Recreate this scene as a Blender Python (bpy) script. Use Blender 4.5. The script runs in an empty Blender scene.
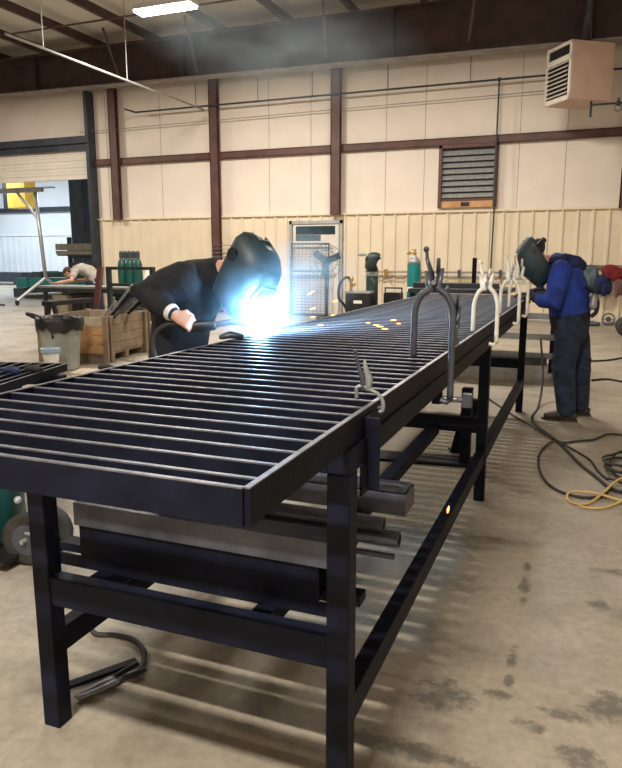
import bpy, bmesh, math, random
from mathutils import Vector, Matrix, Quaternion
random.seed(7)
PI = math.pi
C = bpy.context.scene.collection
V = Vector

# ------------------------------------------------------------------ helpers
class MB:
    """collects shapes into one bmesh"""
    def __init__(s): s.bm = bmesh.new()
    def box(s, c, d, rz=0, ry=0, rx=0):
        M = Matrix.Translation(c) @ Matrix.Rotation(rz, 4, 'Z') @ Matrix.Rotation(ry, 4, 'Y') @ Matrix.Rotation(rx, 4, 'X') @ Matrix.Diagonal((d[0], d[1], d[2], 1))
        bmesh.ops.create_cube(s.bm, size=1, matrix=M); return s
    def bb(s, x0, x1, y0, y1, z0, z1):
        return s.box(((x0+x1)/2, (y0+y1)/2, (z0+z1)/2), (abs(x1-x0), abs(y1-y0), abs(z1-z0)))
    def bar(s, p0, p1, w, h, up=(0, 0, 1)):
        p0, p1 = V(p0), V(p1); d = p1-p0; L = d.length; x = d/L
        u = V(up); y = u.cross(x)
        if y.length < 1e-4: y = V((0, 1, 0)).cross(x)
        y.normalize(); z = x.cross(y)
        M = Matrix((( x.x, y.x, z.x, 0), (x.y, y.y, z.y, 0), (x.z, y.z, z.z, 0), (0, 0, 0, 1)))
        M = Matrix.Translation((p0+p1)/2) @ M @ Matrix.Diagonal((L, w, h, 1))
        bmesh.ops.create_cube(s.bm, size=1, matrix=M); return s
    def hollow(s, p0, p1, w, h, t, up=(0, 0, 1)):
        p0, p1 = V(p0), V(p1); x = (p1-p0).normalized(); y = V(up).cross(x).normalized(); z = x.cross(y)
        for sg in (-1, 1):
            o = y*(sg*(w-t)/2); s.bar(p0+o, p1+o, t, h, up)
            o = z*(sg*(h-t)/2); s.bar(p0+o, p1+o, w-2*t, t, up)
        return s
    def cyl(s, p0, p1, r0, r1=None, seg=18):
        return s.tube([p0, p1], [r0, r0 if r1 is None else r1], seg)
    def tube(s, pts, r, seg=8, closed=False):
        pts = [V(p) for p in pts]; n = len(pts)
        rs = r if isinstance(r, (list, tuple)) else [r]*n
        tang = []
        for i in range(n):
            a = pts[(i-1) % n] if (closed or i) else pts[0]
            b = pts[(i+1) % n] if (closed or i < n-1) else pts[-1]
            tang.append((b-a).normalized())
        ref = V((0, 0, 1)) if abs(tang[0].z) < .9 else V((1, 0, 0))
        u = tang[0].cross(ref).normalized(); rings = []
        for i in range(n):
            u = (u - tang[i]*u.dot(tang[i])).normalized(); w = tang[i].cross(u)
            rings.append([s.bm.verts.new(pts[i] + (u*math.cos(2*PI*k/seg)+w*math.sin(2*PI*k/seg))*rs[i]) for k in range(seg)])
        m = n if closed else n-1
        for i in range(m):
            A, B = rings[i], rings[(i+1) % n]
            for k in range(seg): s.bm.faces.new((A[k], A[(k+1) % seg], B[(k+1) % seg], B[k]))
        if not closed:
            s.bm.faces.new(rings[0][::-1]); s.bm.faces.new(rings[-1])
        return s
    def ring(s, c, R, r, axis=(0, 0, 1), seg=28, k=8):
        ax = V(axis).normalized(); q = V((0, 0, 1)).rotation_difference(ax)
        return s.tube([V(c)+q @ V((R*math.cos(2*PI*i/seg), R*math.sin(2*PI*i/seg), 0)) for i in range(seg)], r, k, True)
    def lathe(s, prof, c=(0, 0, 0), axis=(0, 0, 1), seg=24):
        q = V((0, 0, 1)).rotation_difference(V(axis).normalized()); c = V(c); rings = []
        for r, z in prof:
            if r < 1e-5: rings.append([s.bm.verts.new(c+q @ V((0, 0, z)))])
            else: rings.append([s.bm.verts.new(c+q @ V((r*math.cos(2*PI*k/seg), r*math.sin(2*PI*k/seg), z))) for k in range(seg)])
        for A, B in zip(rings, rings[1:]):
            for k in range(seg):
                f = [A[k % len(A)], A[(k+1) % len(A)], B[(k+1) % len(B)], B[k % len(B)]]
                g = []
                for v in f:
                    if v not in g: g.append(v)
                if len(g) > 2: s.bm.faces.new(g)
        if len(rings[0]) > 1: s.bm.faces.new(rings[0][::-1])
        if len(rings[-1]) > 1: s.bm.faces.new(rings[-1])
        return s
    def sph(s, c, r, q=None, seg=16):
        r = (r, r, r) if not isinstance(r, (tuple, list)) else r
        M = Matrix.Translation(c) @ (q.to_matrix().to_4x4() if q else Matrix()) @ Matrix.Diagonal((r[0], r[1], r[2], 1))
        bmesh.ops.create_uvsphere(s.bm, u_segments=seg, v_segments=max(6, seg*2//3), radius=1, matrix=M); return s
    def prism(s, poly, ax, a0, a1):
        """poly: 2-D outline in the plane across axis ax ('x','y','z')"""
        def p(u, v, a): return {'x': (a, u, v), 'y': (u, a, v), 'z': (u, v, a)}[ax]
        A = [s.bm.verts.new(p(u, v, a0)) for u, v in poly]; B = [s.bm.verts.new(p(u, v, a1)) for u, v in poly]
        n = len(poly)
        for k in range(n): s.bm.faces.new((A[k], A[(k+1) % n], B[(k+1) % n], B[k]))
        s.bm.faces.new(A[::-1]); s.bm.faces.new(B); return s
    def loft(s, pts, rad, lat, seg=16, dome=True):
        """elliptic body: rad = (half-width along lat, half-depth)"""
        pts = [V(p) for p in pts]; n = len(pts); rings = []
        rad = [(r, r) if not isinstance(r, (tuple, list)) else r for r in rad]
        for i in range(n):
            t = (pts[min(i+1, n-1)]-pts[max(i-1, 0)]).normalized()
            l = V(lat) if not callable(lat) else V(lat(i)); l = (l-t*l.dot(t)).normalized(); f = t.cross(l)
            rings.append((pts[i], l, f, t, rad[i]))
        R = []
        def mk(c, l, f, a, b): return [s.bm.verts.new(c+l*(a*math.cos(2*PI*k/seg))+f*(b*math.sin(2*PI*k/seg))) for k in range(seg)]
        if dome:
            c, l, f, t, (a, b) = rings[0]; m = min(a, b)
            R.append(mk(c-t*m*.75, l, f, a*.55, b*.55)); R.append(mk(c-t*m*.45, l, f, a*.86, b*.86))
        for c, l, f, t, (a, b) in rings: R.append(mk(c, l, f, a, b))
        if dome:
            c, l, f, t, (a, b) = rings[-1]; m = min(a, b)
            R.append(mk(c+t*m*.45, l, f, a*.86, b*.86)); R.append(mk(c+t*m*.75, l, f, a*.55, b*.55))
        for A, B in zip(R, R[1:]):
            for k in range(seg): s.bm.faces.new((A[k], A[(k+1) % seg], B[(k+1) % seg], B[k]))
        s.bm.faces.new(R[0][::-1]); s.bm.faces.new(R[-1]); return s
    def build(s, name, mat, parent=None, bevel=0, smooth=False, remesh=0, smoothit=0):
        bmesh.ops.recalc_face_normals(s.bm, faces=s.bm.faces)
        me = bpy.data.meshes.new(name); s.bm.to_mesh(me); s.bm.free()
        o = bpy.data.objects.new(name, me); C.objects.link(o)
        if remesh:
            m = o.modifiers.new('r', 'REMESH'); m.mode = 'VOXEL'; m.voxel_size = remesh
            if smoothit:
                m = o.modifiers.new('s', 'SMOOTH'); m.factor = .5; m.iterations = smoothit
            dg = bpy.context.evaluated_depsgraph_get(); dg.update()
            m2 = bpy.data.meshes.new_from_object(o.evaluated_get(dg)); o.modifiers.clear(); o.data = m2; me = m2; smooth = True
        if bevel:
            m = o.modifiers.new('b', 'BEVEL'); m.width = bevel; m.segments = 2; m.limit_method = 'ANGLE'; m.angle_limit = .7
        if smooth:
            for p in me.polygons: p.use_smooth = True
        me.materials.clear(); me.materials.append(mat)
        if parent: o.parent = parent
        return o

def tag(o, label, cat, group=None, kind=None):
    if label: o['label'] = label
    if cat: o['category'] = cat
    if group: o['group'] = group
    if kind: o['kind'] = kind
    return o
def thing(name, label, cat, loc=(0, 0, 0), rz=0, group=None):
    o = bpy.data.objects.new(name, None); C.objects.link(o); o.empty_display_size = .1
    o.location = loc; o.rotation_euler = (0, 0, rz); return tag(o, label, cat, group)
def copy_tree(o, parent=None):
    c = o.copy(); C.objects.link(c)
    if parent: c.parent = parent
    for ch in list(o.children): copy_tree(ch, c)
    return c
def dup(o, label, loc, rot=None, group=None):
    c = copy_tree(o); c.location = loc; c['label'] = label
    if rot is not None: c.rotation_euler = rot if isinstance(rot, (tuple, list)) else (0, 0, rot)
    if group: c['group'] = group
    return c
def struct(o, label=None, cat=None):
    o['kind'] = 'structure'
    if label: o['label'] = label
    if cat: o['category'] = cat
    return o
def catmull(P, k=8):
    P = [V(p) for p in P]; out = []
    for i in range(len(P)-1):
        a, b, c, d = P[max(i-1, 0)], P[i], P[i+1], P[min(i+2, len(P)-1)]
        for j in range(k):
            t = j/k
            out.append(.5*((2*b)+(c-a)*t+(2*a-5*b+4*c-d)*t*t+(3*b-a-3*c+d)*t**3))
    return out+[P[-1]]

# ------------------------------------------------------------------ materials
def mat(name, col, rough=.6, metal=0, var=.15, scale=6, bump=.05, spec=.5, col2=None):
    m = bpy.data.materials.new(name); m.use_nodes = True; nt = m.node_tree; N = nt.nodes; L = nt.links
    b = N['Principled BSDF']; b.inputs['Roughness'].default_value = rough; b.inputs['Metallic'].default_value = metal
    b.inputs['Specular IOR Level'].default_value = spec
    tc = N.new('ShaderNodeTexCoord'); n = N.new('ShaderNodeTexNoise'); n.inputs['Scale'].default_value = scale; n.inputs['Detail'].default_value = 5
    L.new(tc.outputs['Object'], n.inputs['Vector'])
    r = N.new('ShaderNodeValToRGB'); L.new(n.outputs['Fac'], r.inputs['Fac'])
    c2 = col2 or [c*(1-var*2) for c in col]; c1 = col if col2 else [min(1, c*(1+var)) for c in col]
    r.color_ramp.elements[0].position = .3; r.color_ramp.elements[1].position = .7
    r.color_ramp.elements[0].color = (*c2, 1); r.color_ramp.elements[1].color = (*c1, 1)
    L.new(r.outputs['Color'], b.inputs['Base Color'])
    if bump:
        bp = N.new('ShaderNodeBump'); bp.inputs['Strength'].default_value = bump; bp.inputs['Distance'].default_value = .02
        n2 = N.new('ShaderNodeTexNoise'); n2.inputs['Scale'].default_value = scale*6; L.new(tc.outputs['Object'], n2.inputs['Vector'])
        L.new(n2.outputs['Fac'], bp.inputs['Height']); L.new(bp.outputs['Normal'], b.inputs['Normal'])
    return m
def emit(name, col, s):
    m = bpy.data.materials.new(name); m.use_nodes = True; b = m.node_tree.nodes['Principled BSDF']
    b.inputs['Base Color'].default_value = (*col, 1); b.inputs['Emission Color'].default_value = (*col, 1); b.inputs['Emission Strength'].default_value = s
    return m
M_wall = mat('wall_panel_paint', (.80, .71, .62), .6, var=.03, scale=1.5, bump=.02)
M_wains = mat('liner_panel_paint', (.76, .66, .50), .5, var=.03, scale=2, bump=.01)
M_white = mat('white_panel', (.82, .85, .90), .6, var=.03, scale=1, bump=.01)
M_roof = mat('roof_insulation', (.80, .77, .70), .8, var=.06, scale=1, bump=.05)
M_brown = mat('red_oxide_steel', (.115, .05, .04), .55, var=.2, scale=3)
M_beam = mat('dark_beam_paint', (.062, .034, .032), .55, var=.2, scale=3)
M_navy = mat('blue_grey_steel', (.035, .045, .06), .5, var=.2, scale=3)
M_purlin = mat('purlin_steel', (.10, .06, .055), .5, var=.2, scale=3)
M_flange = mat('pale_grey_metal', (.34, .30, .29), .7, var=.15, scale=4)  # on the lower beam flange, its paleness stands in for light falling there
M_steel = mat('mill_scale_steel', (.007, .009, .021), .55, 0, var=.3, scale=9, bump=.08, spec=.16)
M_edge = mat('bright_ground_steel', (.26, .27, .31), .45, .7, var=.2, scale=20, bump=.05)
M_grey = mat('grey_steel', (.10, .108, .135), .42, .5, var=.25, scale=8)
M_lgrey = mat('light_grey_steel', (.36, .38, .38), .45, .4, var=.2, scale=6)
M_galv = mat('galvanised_metal', (.50, .51, .50), .45, .5, var=.12, scale=12)
M_alu = mat('aluminium', (.62, .64, .66), .4, .6, var=.08, scale=6)
M_black = mat('black_plastic', (.012, .012, .014), .45, var=.3, scale=10)
M_rubber = mat('black_rubber', (.035, .033, .031), .7, var=.3, scale=10)
M_dgreen = mat('dark_green_paint', (.02, .055, .05), .35, var=.2, scale=4)
M_gdark = mat('bottle_green_paint', (.008, .075, .062), .35, var=.12, scale=4)
M_teal = mat('teal_paint', (.01, .20, .20), .35, var=.12, scale=4)
M_wood = mat('raw_pine_boards', (.62, .36, .17), .7, var=.2, scale=5, col2=(.42, .22, .10))
M_woodg = mat('weathered_boards', (.30, .22, .15), .8, var=.2, scale=5, col2=(.18, .13, .09))
M_ivory = mat('worn_ivory_paint', (.78, .74, .64), .5, var=.12, scale=15)
M_cream = mat('cream_paint', (.60, .42, .33), .5, var=.04, scale=3, bump=.01)
M_creaml = mat('pale_cream_paint', (.74, .68, .60), .5, var=.04, scale=3, bump=.01)
M_blue = mat('blue_jacket_cloth', (.014, .046, .31), .85, var=.25, scale=9, bump=.3)
M_dblue = mat('dark_blue_hood_cloth', (.010, .020, .085), .85, var=.25, scale=9, bump=.3)
M_jean = mat('denim', (.018, .030, .065), .9, var=.3, scale=14, bump=.3)
M_bcloth = mat('black_work_cloth', (.008, .009, .014), .9, var=.3, scale=9, bump=.3)
M_skin = mat('skin', (.55, .29, .20), .55, var=.08, scale=12)
M_hair = mat('brown_hair', (.06, .035, .025), .8, var=.3, scale=40, bump=.5)
M_gshirt = mat('grey_shirt_cloth', (.36, .33, .29), .9, var=.15, scale=9, bump=.2)
M_boot = mat('brown_leather', (.045, .024, .016), .6, var=.3, scale=12)
M_helm = mat('helmet_shell', (.022, .042, .050), .48, var=.2, scale=5, bump=.02)
M_lens = mat('dark_lens', (.004, .006, .006), .08, var=.1, scale=5, bump=0)
M_glove = mat('dark_leather_glove', (.02, .018, .016), .8, var=.3, scale=15, bump=.3)
M_cuff = mat('white_cuff_cloth', (.75, .73, .70), .9, var=.1, scale=15)
M_yellow = mat('yellow_paint', (.62, .36, .03), .5, var=.1, scale=3)
M_can = mat('grey_green_bin', (.33, .36, .32), .5, var=.12, scale=5)
M_pail = mat('milky_plastic', (.66, .64, .58), .4, var=.1, scale=6)
M_pailb = mat('pale_blue_plastic', (.32, .44, .55), .4, var=.1, scale=6)
M_card = mat('cardboard', (.52, .44, .33), .85, var=.12, scale=7)
M_red = mat('red_cloth', (.20, .012, .02), .85, var=.25, scale=10, bump=.2)
M_mauve = mat('mauve_cloth', (.20, .10, .11), .85, var=.25, scale=10, bump=.2)
M_slate = mat('slate_blue_cloth', (.09, .13, .15), .85, var=.25, scale=10, bump=.2)
M_cordy = mat('yellow_cord', (.62, .42, .16), .6, var=.1, scale=10)
M_brass = mat('brass', (.55, .36, .12), .35, .8, var=.1, scale=10)
M_white2 = mat('white_paint', (.78, .77, .74), .5, var=.05, scale=6)
M_glass = mat('dark_glass', (.03, .05, .06), .1, var=.2, scale=2, bump=0)
M_lamp = emit('lamp_diffuser', (1.0, .93, .80), 14)
M_lampc = emit('daylight_lamp_diffuser', (.85, .93, 1.0), 10)
M_arc = emit('welding_arc', (.80, .92, 1.0), 260)
M_spark = emit('hot_spark', (1.0, .36, .10), 4)

def floor_mat():
    m = bpy.data.materials.new('worn_concrete'); m.use_nodes = True; nt = m.node_tree; N = nt.nodes; L = nt.links
    b = N['Principled BSDF']; tc = N.new('ShaderNodeTexCoord'); P = tc.outputs['Object']
    def noise(sc, det=6, rough=.6, off=0):
        n = N.new('ShaderNodeTexNoise'); n.inputs['Scale'].default_value = sc; n.inputs['Detail'].default_value = det; n.inputs['Roughness'].default_value = rough
        mp = N.new('ShaderNodeMapping'); mp.inputs['Location'].default_value = (off, off*.7, 0); L.new(P, mp.inputs['Vector']); L.new(mp.outputs['Vector'], n.inputs['Vector']); return n.outputs['Fac']
    def ramp(fac, stops):
        r = N.new('ShaderNodeValToRGB'); L.new(fac, r.inputs['Fac'])
        e = r.color_ramp.elements
        while len(e) < len(stops): e.new(.5)
        for x, (p, c) in zip(e, stops): x.position = p; x.color = (*c, 1) if isinstance(c, tuple) else (c, c, c, 1)
        return r.outputs['Color']
    def mix(f, a, bb, mode='MIX'):
        x = N.new('ShaderNodeMix'); x.data_type = 'RGBA'; x.blend_type = mode
        if isinstance(f, float): x.inputs[0].default_value = f
        else: L.new(f, x.inputs[0])
        for i, v in ((6, a), (7, bb)):
            if isinstance(v, tuple): x.inputs[i].default_value = (*v, 1)
            else: L.new(v, x.inputs[i])
        return x.outputs[2]
    def mth(op, a, bb=None):
        x = N.new('ShaderNodeMath'); x.operation = op
        for i, v in ((0, a), (1, bb)):
            if v is None: continue
            if isinstance(v, (int, float)): x.inputs[i].default_value = v
            else: L.new(v, x.inputs[i])
        return x.outputs[0]
    base = ramp(noise(.9, 7), [(.3, (.265, .232, .178)), (.5, (.35, .307, .24)), (.7, (.42, .367, .29))])
    # oily grey blotches
    blot = ramp(noise(1.9, 9, .74, 3.1), [(.50, 0.0), (.68, .8)])
    col = mix(blot, base, (.19, .172, .128))
    fine = ramp(noise(26, 4, .6, 9), [(.35, .86), (.65, 1.06)])
    col = mix(1.0, col, fine, 'MULTIPLY')
    # stains and plain dark patches, each with its own place and shape
    sep = N.new('ShaderNodeSeparateXYZ'); L.new(P, sep.inputs[0])
    wob = mth('MULTIPLY', mth('SUBTRACT', noise(15, 10, .78, 5), .47), 6.5)
    tot = None
    for x, y, rx, ry in [(-.175, 3.22, .020, .07), (-.170, 3.0, .028, .10), (-.163, 2.86, .018, .05), (-.165, 2.42, .022, .10), (-.16, 2.27, .018, .06), (-.19, 2.17, .05, .03),
                         (.16, 2.24, .09, .10), (.19, 3.3, .09, .05), (.02, 2.14, .11, .035), (-.08, 2.05, .06, .03), (-.36, 2.10, .12, .10), (.07, 1.95, .09, .06), (.13, 2.95, .05, .06), (-.42, 1.80, .25, .05)]:
        dx = mth('DIVIDE', mth('SUBTRACT', sep.outputs[0], x), rx); dy = mth('DIVIDE', mth('SUBTRACT', sep.outputs[1], y), ry)
        d = mth('ADD', mth('ADD', mth('MULTIPLY', dx, dx), mth('MULTIPLY', dy, dy)), wob)
        v = N.new('ShaderNodeMapRange'); v.inputs[1].default_value = 1.2; v.inputs[2].default_value = .2; L.new(d, v.inputs[0])
        tot = v.outputs[0] if tot is None else mth('MAXIMUM', tot, v.outputs[0])
    col = mix(mth('MULTIPLY', tot, .72), col, (.075, .072, .060))
    # a saw-cut joint line
    L.new(col, b.inputs['Base Color'])
    L.new(ramp(noise(2.2, 6, .6, 7), [(.3, .42), (.7, .66)]), b.inputs['Roughness'])
    bp = N.new('ShaderNodeBump'); bp.inputs['Strength'].default_value = .12; bp.inputs['Distance'].default_value = .01
    L.new(noise(30, 5), bp.inputs['Height']); L.new(bp.outputs['Normal'], b.inputs['Normal'])
    return m
M_floor = floor_mat()

def smoke_mat(name, dens, col, scale, r_soft=1.0, contrast=(.35, .7), power=2.0, core=0.0):
    """soft-edged scattering fume filling a unit-sphere shaped mesh (Object coords / local size)"""
    m = bpy.data.materials.new(name); m.use_nodes = True; nt = m.node_tree; N = nt.nodes; L = nt.links
    for n in list(N): N.remove(n)
    out = N.new('ShaderNodeOutputMaterial'); vs = N.new('ShaderNodeVolumeScatter'); vs.inputs['Color'].default_value = (*col, 1); vs.inputs['Anisotropy'].default_value = .1
    L.new(vs.outputs[0], out.inputs['Volume'])
    tc = N.new('ShaderNodeTexCoord'); ln = N.new('ShaderNodeVectorMath'); ln.operation = 'LENGTH'; L.new(tc.outputs['Object'], ln.inputs[0])
    mr = N.new('ShaderNodeMapRange'); mr.inputs[1].default_value = 1.0; mr.inputs[2].default_value = 0.0; L.new(ln.outputs['Value'], mr.inputs[0])
    pw = N.new('ShaderNodeMath'); pw.operation = 'POWER'; L.new(mr.outputs[0], pw.inputs[0]); pw.inputs[1].default_value = power
    nz = N.new('ShaderNodeTexNoise'); nz.inputs['Scale'].default_value = scale; nz.inputs['Detail'].default_value = 3; L.new(tc.outputs['Object'], nz.inputs['Vector'])
    m2 = N.new('ShaderNodeMapRange'); m2.inputs[1].default_value = contrast[0]; m2.inputs[2].default_value = contrast[1]; m2.inputs[3].default_value = .12; L.new(nz.outputs['Fac'], m2.inputs[0])
    a = N.new('ShaderNodeMath'); a.operation = 'MULTIPLY'; L.new(pw.outputs[0], a.inputs[0]); L.new(m2.outputs[0], a.inputs[1])
    b = N.new('ShaderNodeMath'); b.operation = 'MULTIPLY'; L.new(a.outputs[0], b.inputs[0]); b.inputs[1].default_value = dens
    L.new(b.outputs[0], vs.inputs['Density'])
    return m

# ------------------------------------------------------------------ the building
YW = 16.0; XD0, XD1 = -18.4, -12.73
struct(MB().bb(-40, 6, -6, 32, -.12, 0).build('floor', M_floor), 'worn tan concrete workshop floor with oily stains', 'floor')
# back wall: insulated panels with shallow seams
w = MB(); w.bb(XD1, 6, YW, YW+.22, 0, 6.98)
w.build('wall_back', M_wall)
struct(bpy.data.objects['wall_back'], 'pale insulated back wall of the workshop', 'wall')
w = MB(); w.bb(-24, XD0, YW, YW+.22, 0, 6.98); w.bb(XD0, XD1, YW, YW+.22, 4.62, 6.98)
struct(w.build('wall_doorway', M_wall), 'pale wall around and above the roll-up doorway', 'wall')
for nm, a in (('wall_left', (-24.2, -24, -6, YW)), ('wall_right', (6, 6.2, -6, 32)), ('wall_front', (-24, 6, -6.2, -6))):
    struct(MB().bb(*a, 0, 6.98).build(nm, M_wall), 'pale insulated workshop wall', 'wall')
struct(MB().bb(-24, 6, -6, YW+.2, 6.98, 7.15).build('ceiling', M_roof), 'pale insulated workshop roof deck', 'ceiling')
# wainscot liner with ribs
w = MB(); w.bb(XD1+.12, 6, YW-.03, YW, 0, 2.42)
x = XD1+.25
while x < 5.9:
    w.prism([(x-.045, YW-.029), (x-.02, YW-.062), (x+.02, YW-.062), (x+.045, YW-.029)], 'z', .02, 2.40); x += .305
struct(w.build('trim_1', M_wains), 'ribbed cream metal wainscot along the back wall', 'wainscot')
struct(MB().bb(XD1+.10, 6, YW-.09, YW, 2.40, 2.445).build('trim_2', M_wains), 'flat cream cap strip on top of the ribbed wainscot', 'trim')
struct(MB().bb(XD1+.12, 6, YW-.075, YW-.03, 0, .05).build('baseboard_back', M_flange), 'grey base strip under the ribbed wainscot', 'trim')
# panel seams
w = MB(); x = -12.0
sx = [-12.25, -10.55, -7.45, -6.35, -4.5, -3.6, -1.55, -.6, 1.6, 2.7]
for x in sx: w.bb(x-.006, x+.006, YW-.004, YW+.001, 2.45, 5.6)
struct(w.build('trim_3', M_flange), 'thin vertical seams between the wall panels', 'trim')
# girts and columns
w = MB(); w.bb(XD1, 6, YW-.10, YW, 3.83, 3.86); w.bb(XD1, 6, YW-.10, YW-.075, 3.83, 4.0); w.bb(XD1, 6, YW-.10, YW, 3.97, 4.0)
struct(w.build('trim_4', M_brown), 'red-brown steel girt running along the back wall', 'girt')
k = 0
for x, zb in ((-11.88, 2.4), (-8.87, 0), (-5.66, 2.4), (.60, 2.4)):
    w = MB(); d = .11
    w.bb(x-d, x+d, YW-.24, YW-.225, zb, 5.72); w.bb(x-d, x+d, YW-.115, YW-.10, zb, 5.72); w.bb(x-.008, x+.008, YW-.225, YW-.115, zb, 5.72)
    w.bb(x-d, x-d+.02, YW-.24, YW-.15, zb, 5.72)
    struct(w.build('trim_%d' % (5+k), M_brown), ['red-brown wall column nearest the roll-up door', 'red-brown wall column behind the leaning welder', 'red-brown wall column above the grey side door', 'red-brown wall column right of the unit heater'][k], 'column'); k += 1
# rafter beam along the back wall, a bit deeper to the left
def rz_(x): return 5.52-.0142*(x)   # underside height
w = MB(); x0, x1 = -23.9, 5.9; y = 15.45
w.prism([(x0, rz_(x0)+.02), (x1, rz_(x1)+.02), (x1, 6.62), (x0, 6.62)], 'y', y-.01, y+.01)
for xs in (-17, -13.9, -9.4, -4.2, -.2): w.bb(xs-.01, xs+.01, y-.14, y+.14, rz_(xs)+.03, 6.60)
struct(w.build('trim_10', M_beam), 'deep dark rafter beam across the top of the back wall', 'beam')
w = MB(); w.prism([(x0, rz_(x0)), (x1, rz_(x1)), (x1, rz_(x1)+.03), (x0, rz_(x0)+.03)], 'y', y-.16, y+.16)
struct(w.build('trim_11', M_flange), 'lower flange of the rafter beam, coloured pale as if lit', 'beam')  # light along the flange is put into its pale colour
w = MB(); w.bb(x0, x1, y-.16, y+.16, 6.60, 6.63)
struct(w.build('trim_12', M_purlin), 'top flange of the rafter beam', 'beam')
k = 13
px_ = [-23.2, -21.6, -20, -18.4, -16.8, -15.2, -13.65, -12.0, -10.4, -8.5, -6.75, -5.15, -3.6, -2.0, -.4, 1.2, 2.8, 4.4]
for x in px_:
    w = MB(); w.bb(x-.01, x+.01, -5.9, 15.9, 6.635, 6.85); w.bb(x-.01, x+.08, -5.9, 15.9, 6.635, 6.655); w.bb(x-.08, x+.01, -5.9, 15.9, 6.83, 6.85)
    struct(w.build('trim_%d' % k, M_purlin), 'dark roof purlin under the pale roof deck', 'purlin'); k += 1
w = MB()
for x in (-11.2, -8.99, -5.72, -2.6): w.bar((x+.3, 14.3, 6.66), (x, 15.3, 5.75), .05, .05)
struct(w.build('trim_%d' % k, M_purlin), 'slanting flange braces from rafter beam up to the purlins', 'brace'); k += 1
w = MB(); w.cyl((-23.8, 13.6, 6.55), (5.8, 13.6, 6.60), .02)
struct(w.build('trim_%d' % k, M_purlin), 'thin bridging rod crossing below the purlins', 'rod'); k += 1
# roll-up doorway
w = MB(); w.bb(XD0-.2, XD1+.08, YW-.30, YW, 4.42, 4.60); w.bb(XD0-.2, XD1+.08, YW-.22, YW-.18, 4.25, 4.42)
struct(w.build('trim_%d' % k, M_navy), 'dark steel header above the roll-up door', 'header'); k += 1
w = MB(); w.bb(XD1-.02, XD1+.11, YW-.26, YW, 0, 5.72); w.bb(XD1+.09, XD1+.11, YW-.30, YW-.02, 0, 5.72)
struct(w.build('trim_%d' % k, M_navy), 'dark steel jamb post beside the roll-up door', 'jamb'); k += 1
w = MB(); w.bb(XD0-.12, XD0+.02, YW-.26, YW, 0, 5.72)
struct(w.build('trim_%d' % k, M_navy), 'dark steel jamb post on the far edge of the doorway', 'jamb'); k += 1
w = MB()
for i in range(8): w.bb(XD0, XD1, YW-.10-.012*(i % 2), YW-.05, 3.55+.09*i, 3.55+.09*i+.085)
w.bb(XD0, XD1, YW-.13, YW-.04, 3.51, 3.555)
struct(w.build('door_1', M_creaml), 'cream roll-up door curtain, mostly raised', 'door')
# bay beyond the door
struct(MB().bb(-40, 6, 29.6, 29.8, 0, 6.98).build('wall_far', M_white), 'white far wall of the neighbouring bay', 'wall')
w = MB(); x = -39
while x < 5: w.prism([(x-.05, 29.6), (x-.02, 29.56), (x+.02, 29.56), (x+.05, 29.6)], 'z', 0, 2.5); x += .4
w.bb(-40, 6, 29.54, 29.6, 2.48, 2.53)
struct(w.build('trim_%d' % k, M_white), 'white ribbed liner on the far bay wall', 'wainscot'); k += 1
w = MB(); w.bb(-40, 6, 29.4, 29.6, 3.72, 3.95); w.bb(-40, 6, 29.3, 29.6, 5.55, 5.8)
struct(w.build('trim_%d' % k, M_navy), 'dark girts on the far bay wall', 'girt'); k += 1
struct(MB().bb(-40.2, -40, 16.2, 29.8, 0, 6.98).build('wall_beyond', M_white), 'white end wall of the neighbouring bay', 'wall')
struct(MB().bb(-40, 6, 16.2, 29.8, 6.98, 7.15).build('ceiling_beyond', M_roof), 'pale roof of the neighbouring bay', 'ceiling')
struct(MB().bb(-40, -24.2, 16.0, 16.2, 0, 6.98).build('wall_beside', M_white), 'white wall of the neighbouring bay', 'wall')
w = MB(); w.bb(-18.55, -18.53, 21.8, 22.2, 0, 6.9); w.bb(-17.95, -17.93, 21.8, 22.2, 0, 6.9); w.bb(-18.53, -17.95, 21.99, 22.01, 0, 6.9); w.bb(-18.55, -17.93, 21.79, 21.82, 0, 6.9)
struct(w.build('trim_%d' % k, M_navy), 'dark steel column standing in the neighbouring bay', 'column'); k += 1

# side door in the back wall
dx0, dx1 = -6.82, -5.58
w = MB(); w.bb(dx0-.07, dx0, YW-.10, YW-.02, 0, 2.28); w.bb(dx1, dx1+.07, YW-.10, YW-.02, 0, 2.28); w.bb(dx0-.07, dx1+.07, YW-.10, YW-.02, 2.2, 2.28)
struct(w.build('door_2', M_galv), 'grey-framed pale side door in the back wall', 'door')
d2 = bpy.data.objects['door_2']
MB().bb(dx0+.03, dx1-.03, YW-.075, YW-.035, .01, 2.19).build('door_leaf', M_creaml, d2)
w = MB(); w.bb(dx0+.10, dx1-.12, YW-.083, YW-.075, 1.95, 2.15); w.build('dark_pane', M_glass, d2)
w = MB(); w.bb(dx0+.10, dx0+.75, YW-.083, YW-.075, 1.80, 1.94); w.build('window_shade', M_slate, d2)
w = MB(); w.cyl((dx1-.12, YW-.08, 1.0), (dx1-.12, YW-.14, 1.0), .02); w.cyl((dx1-.12, YW-.13, 1.0), (dx1-.25, YW-.13, 1.0), .012); w.build('door_handle', M_galv, d2)

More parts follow.
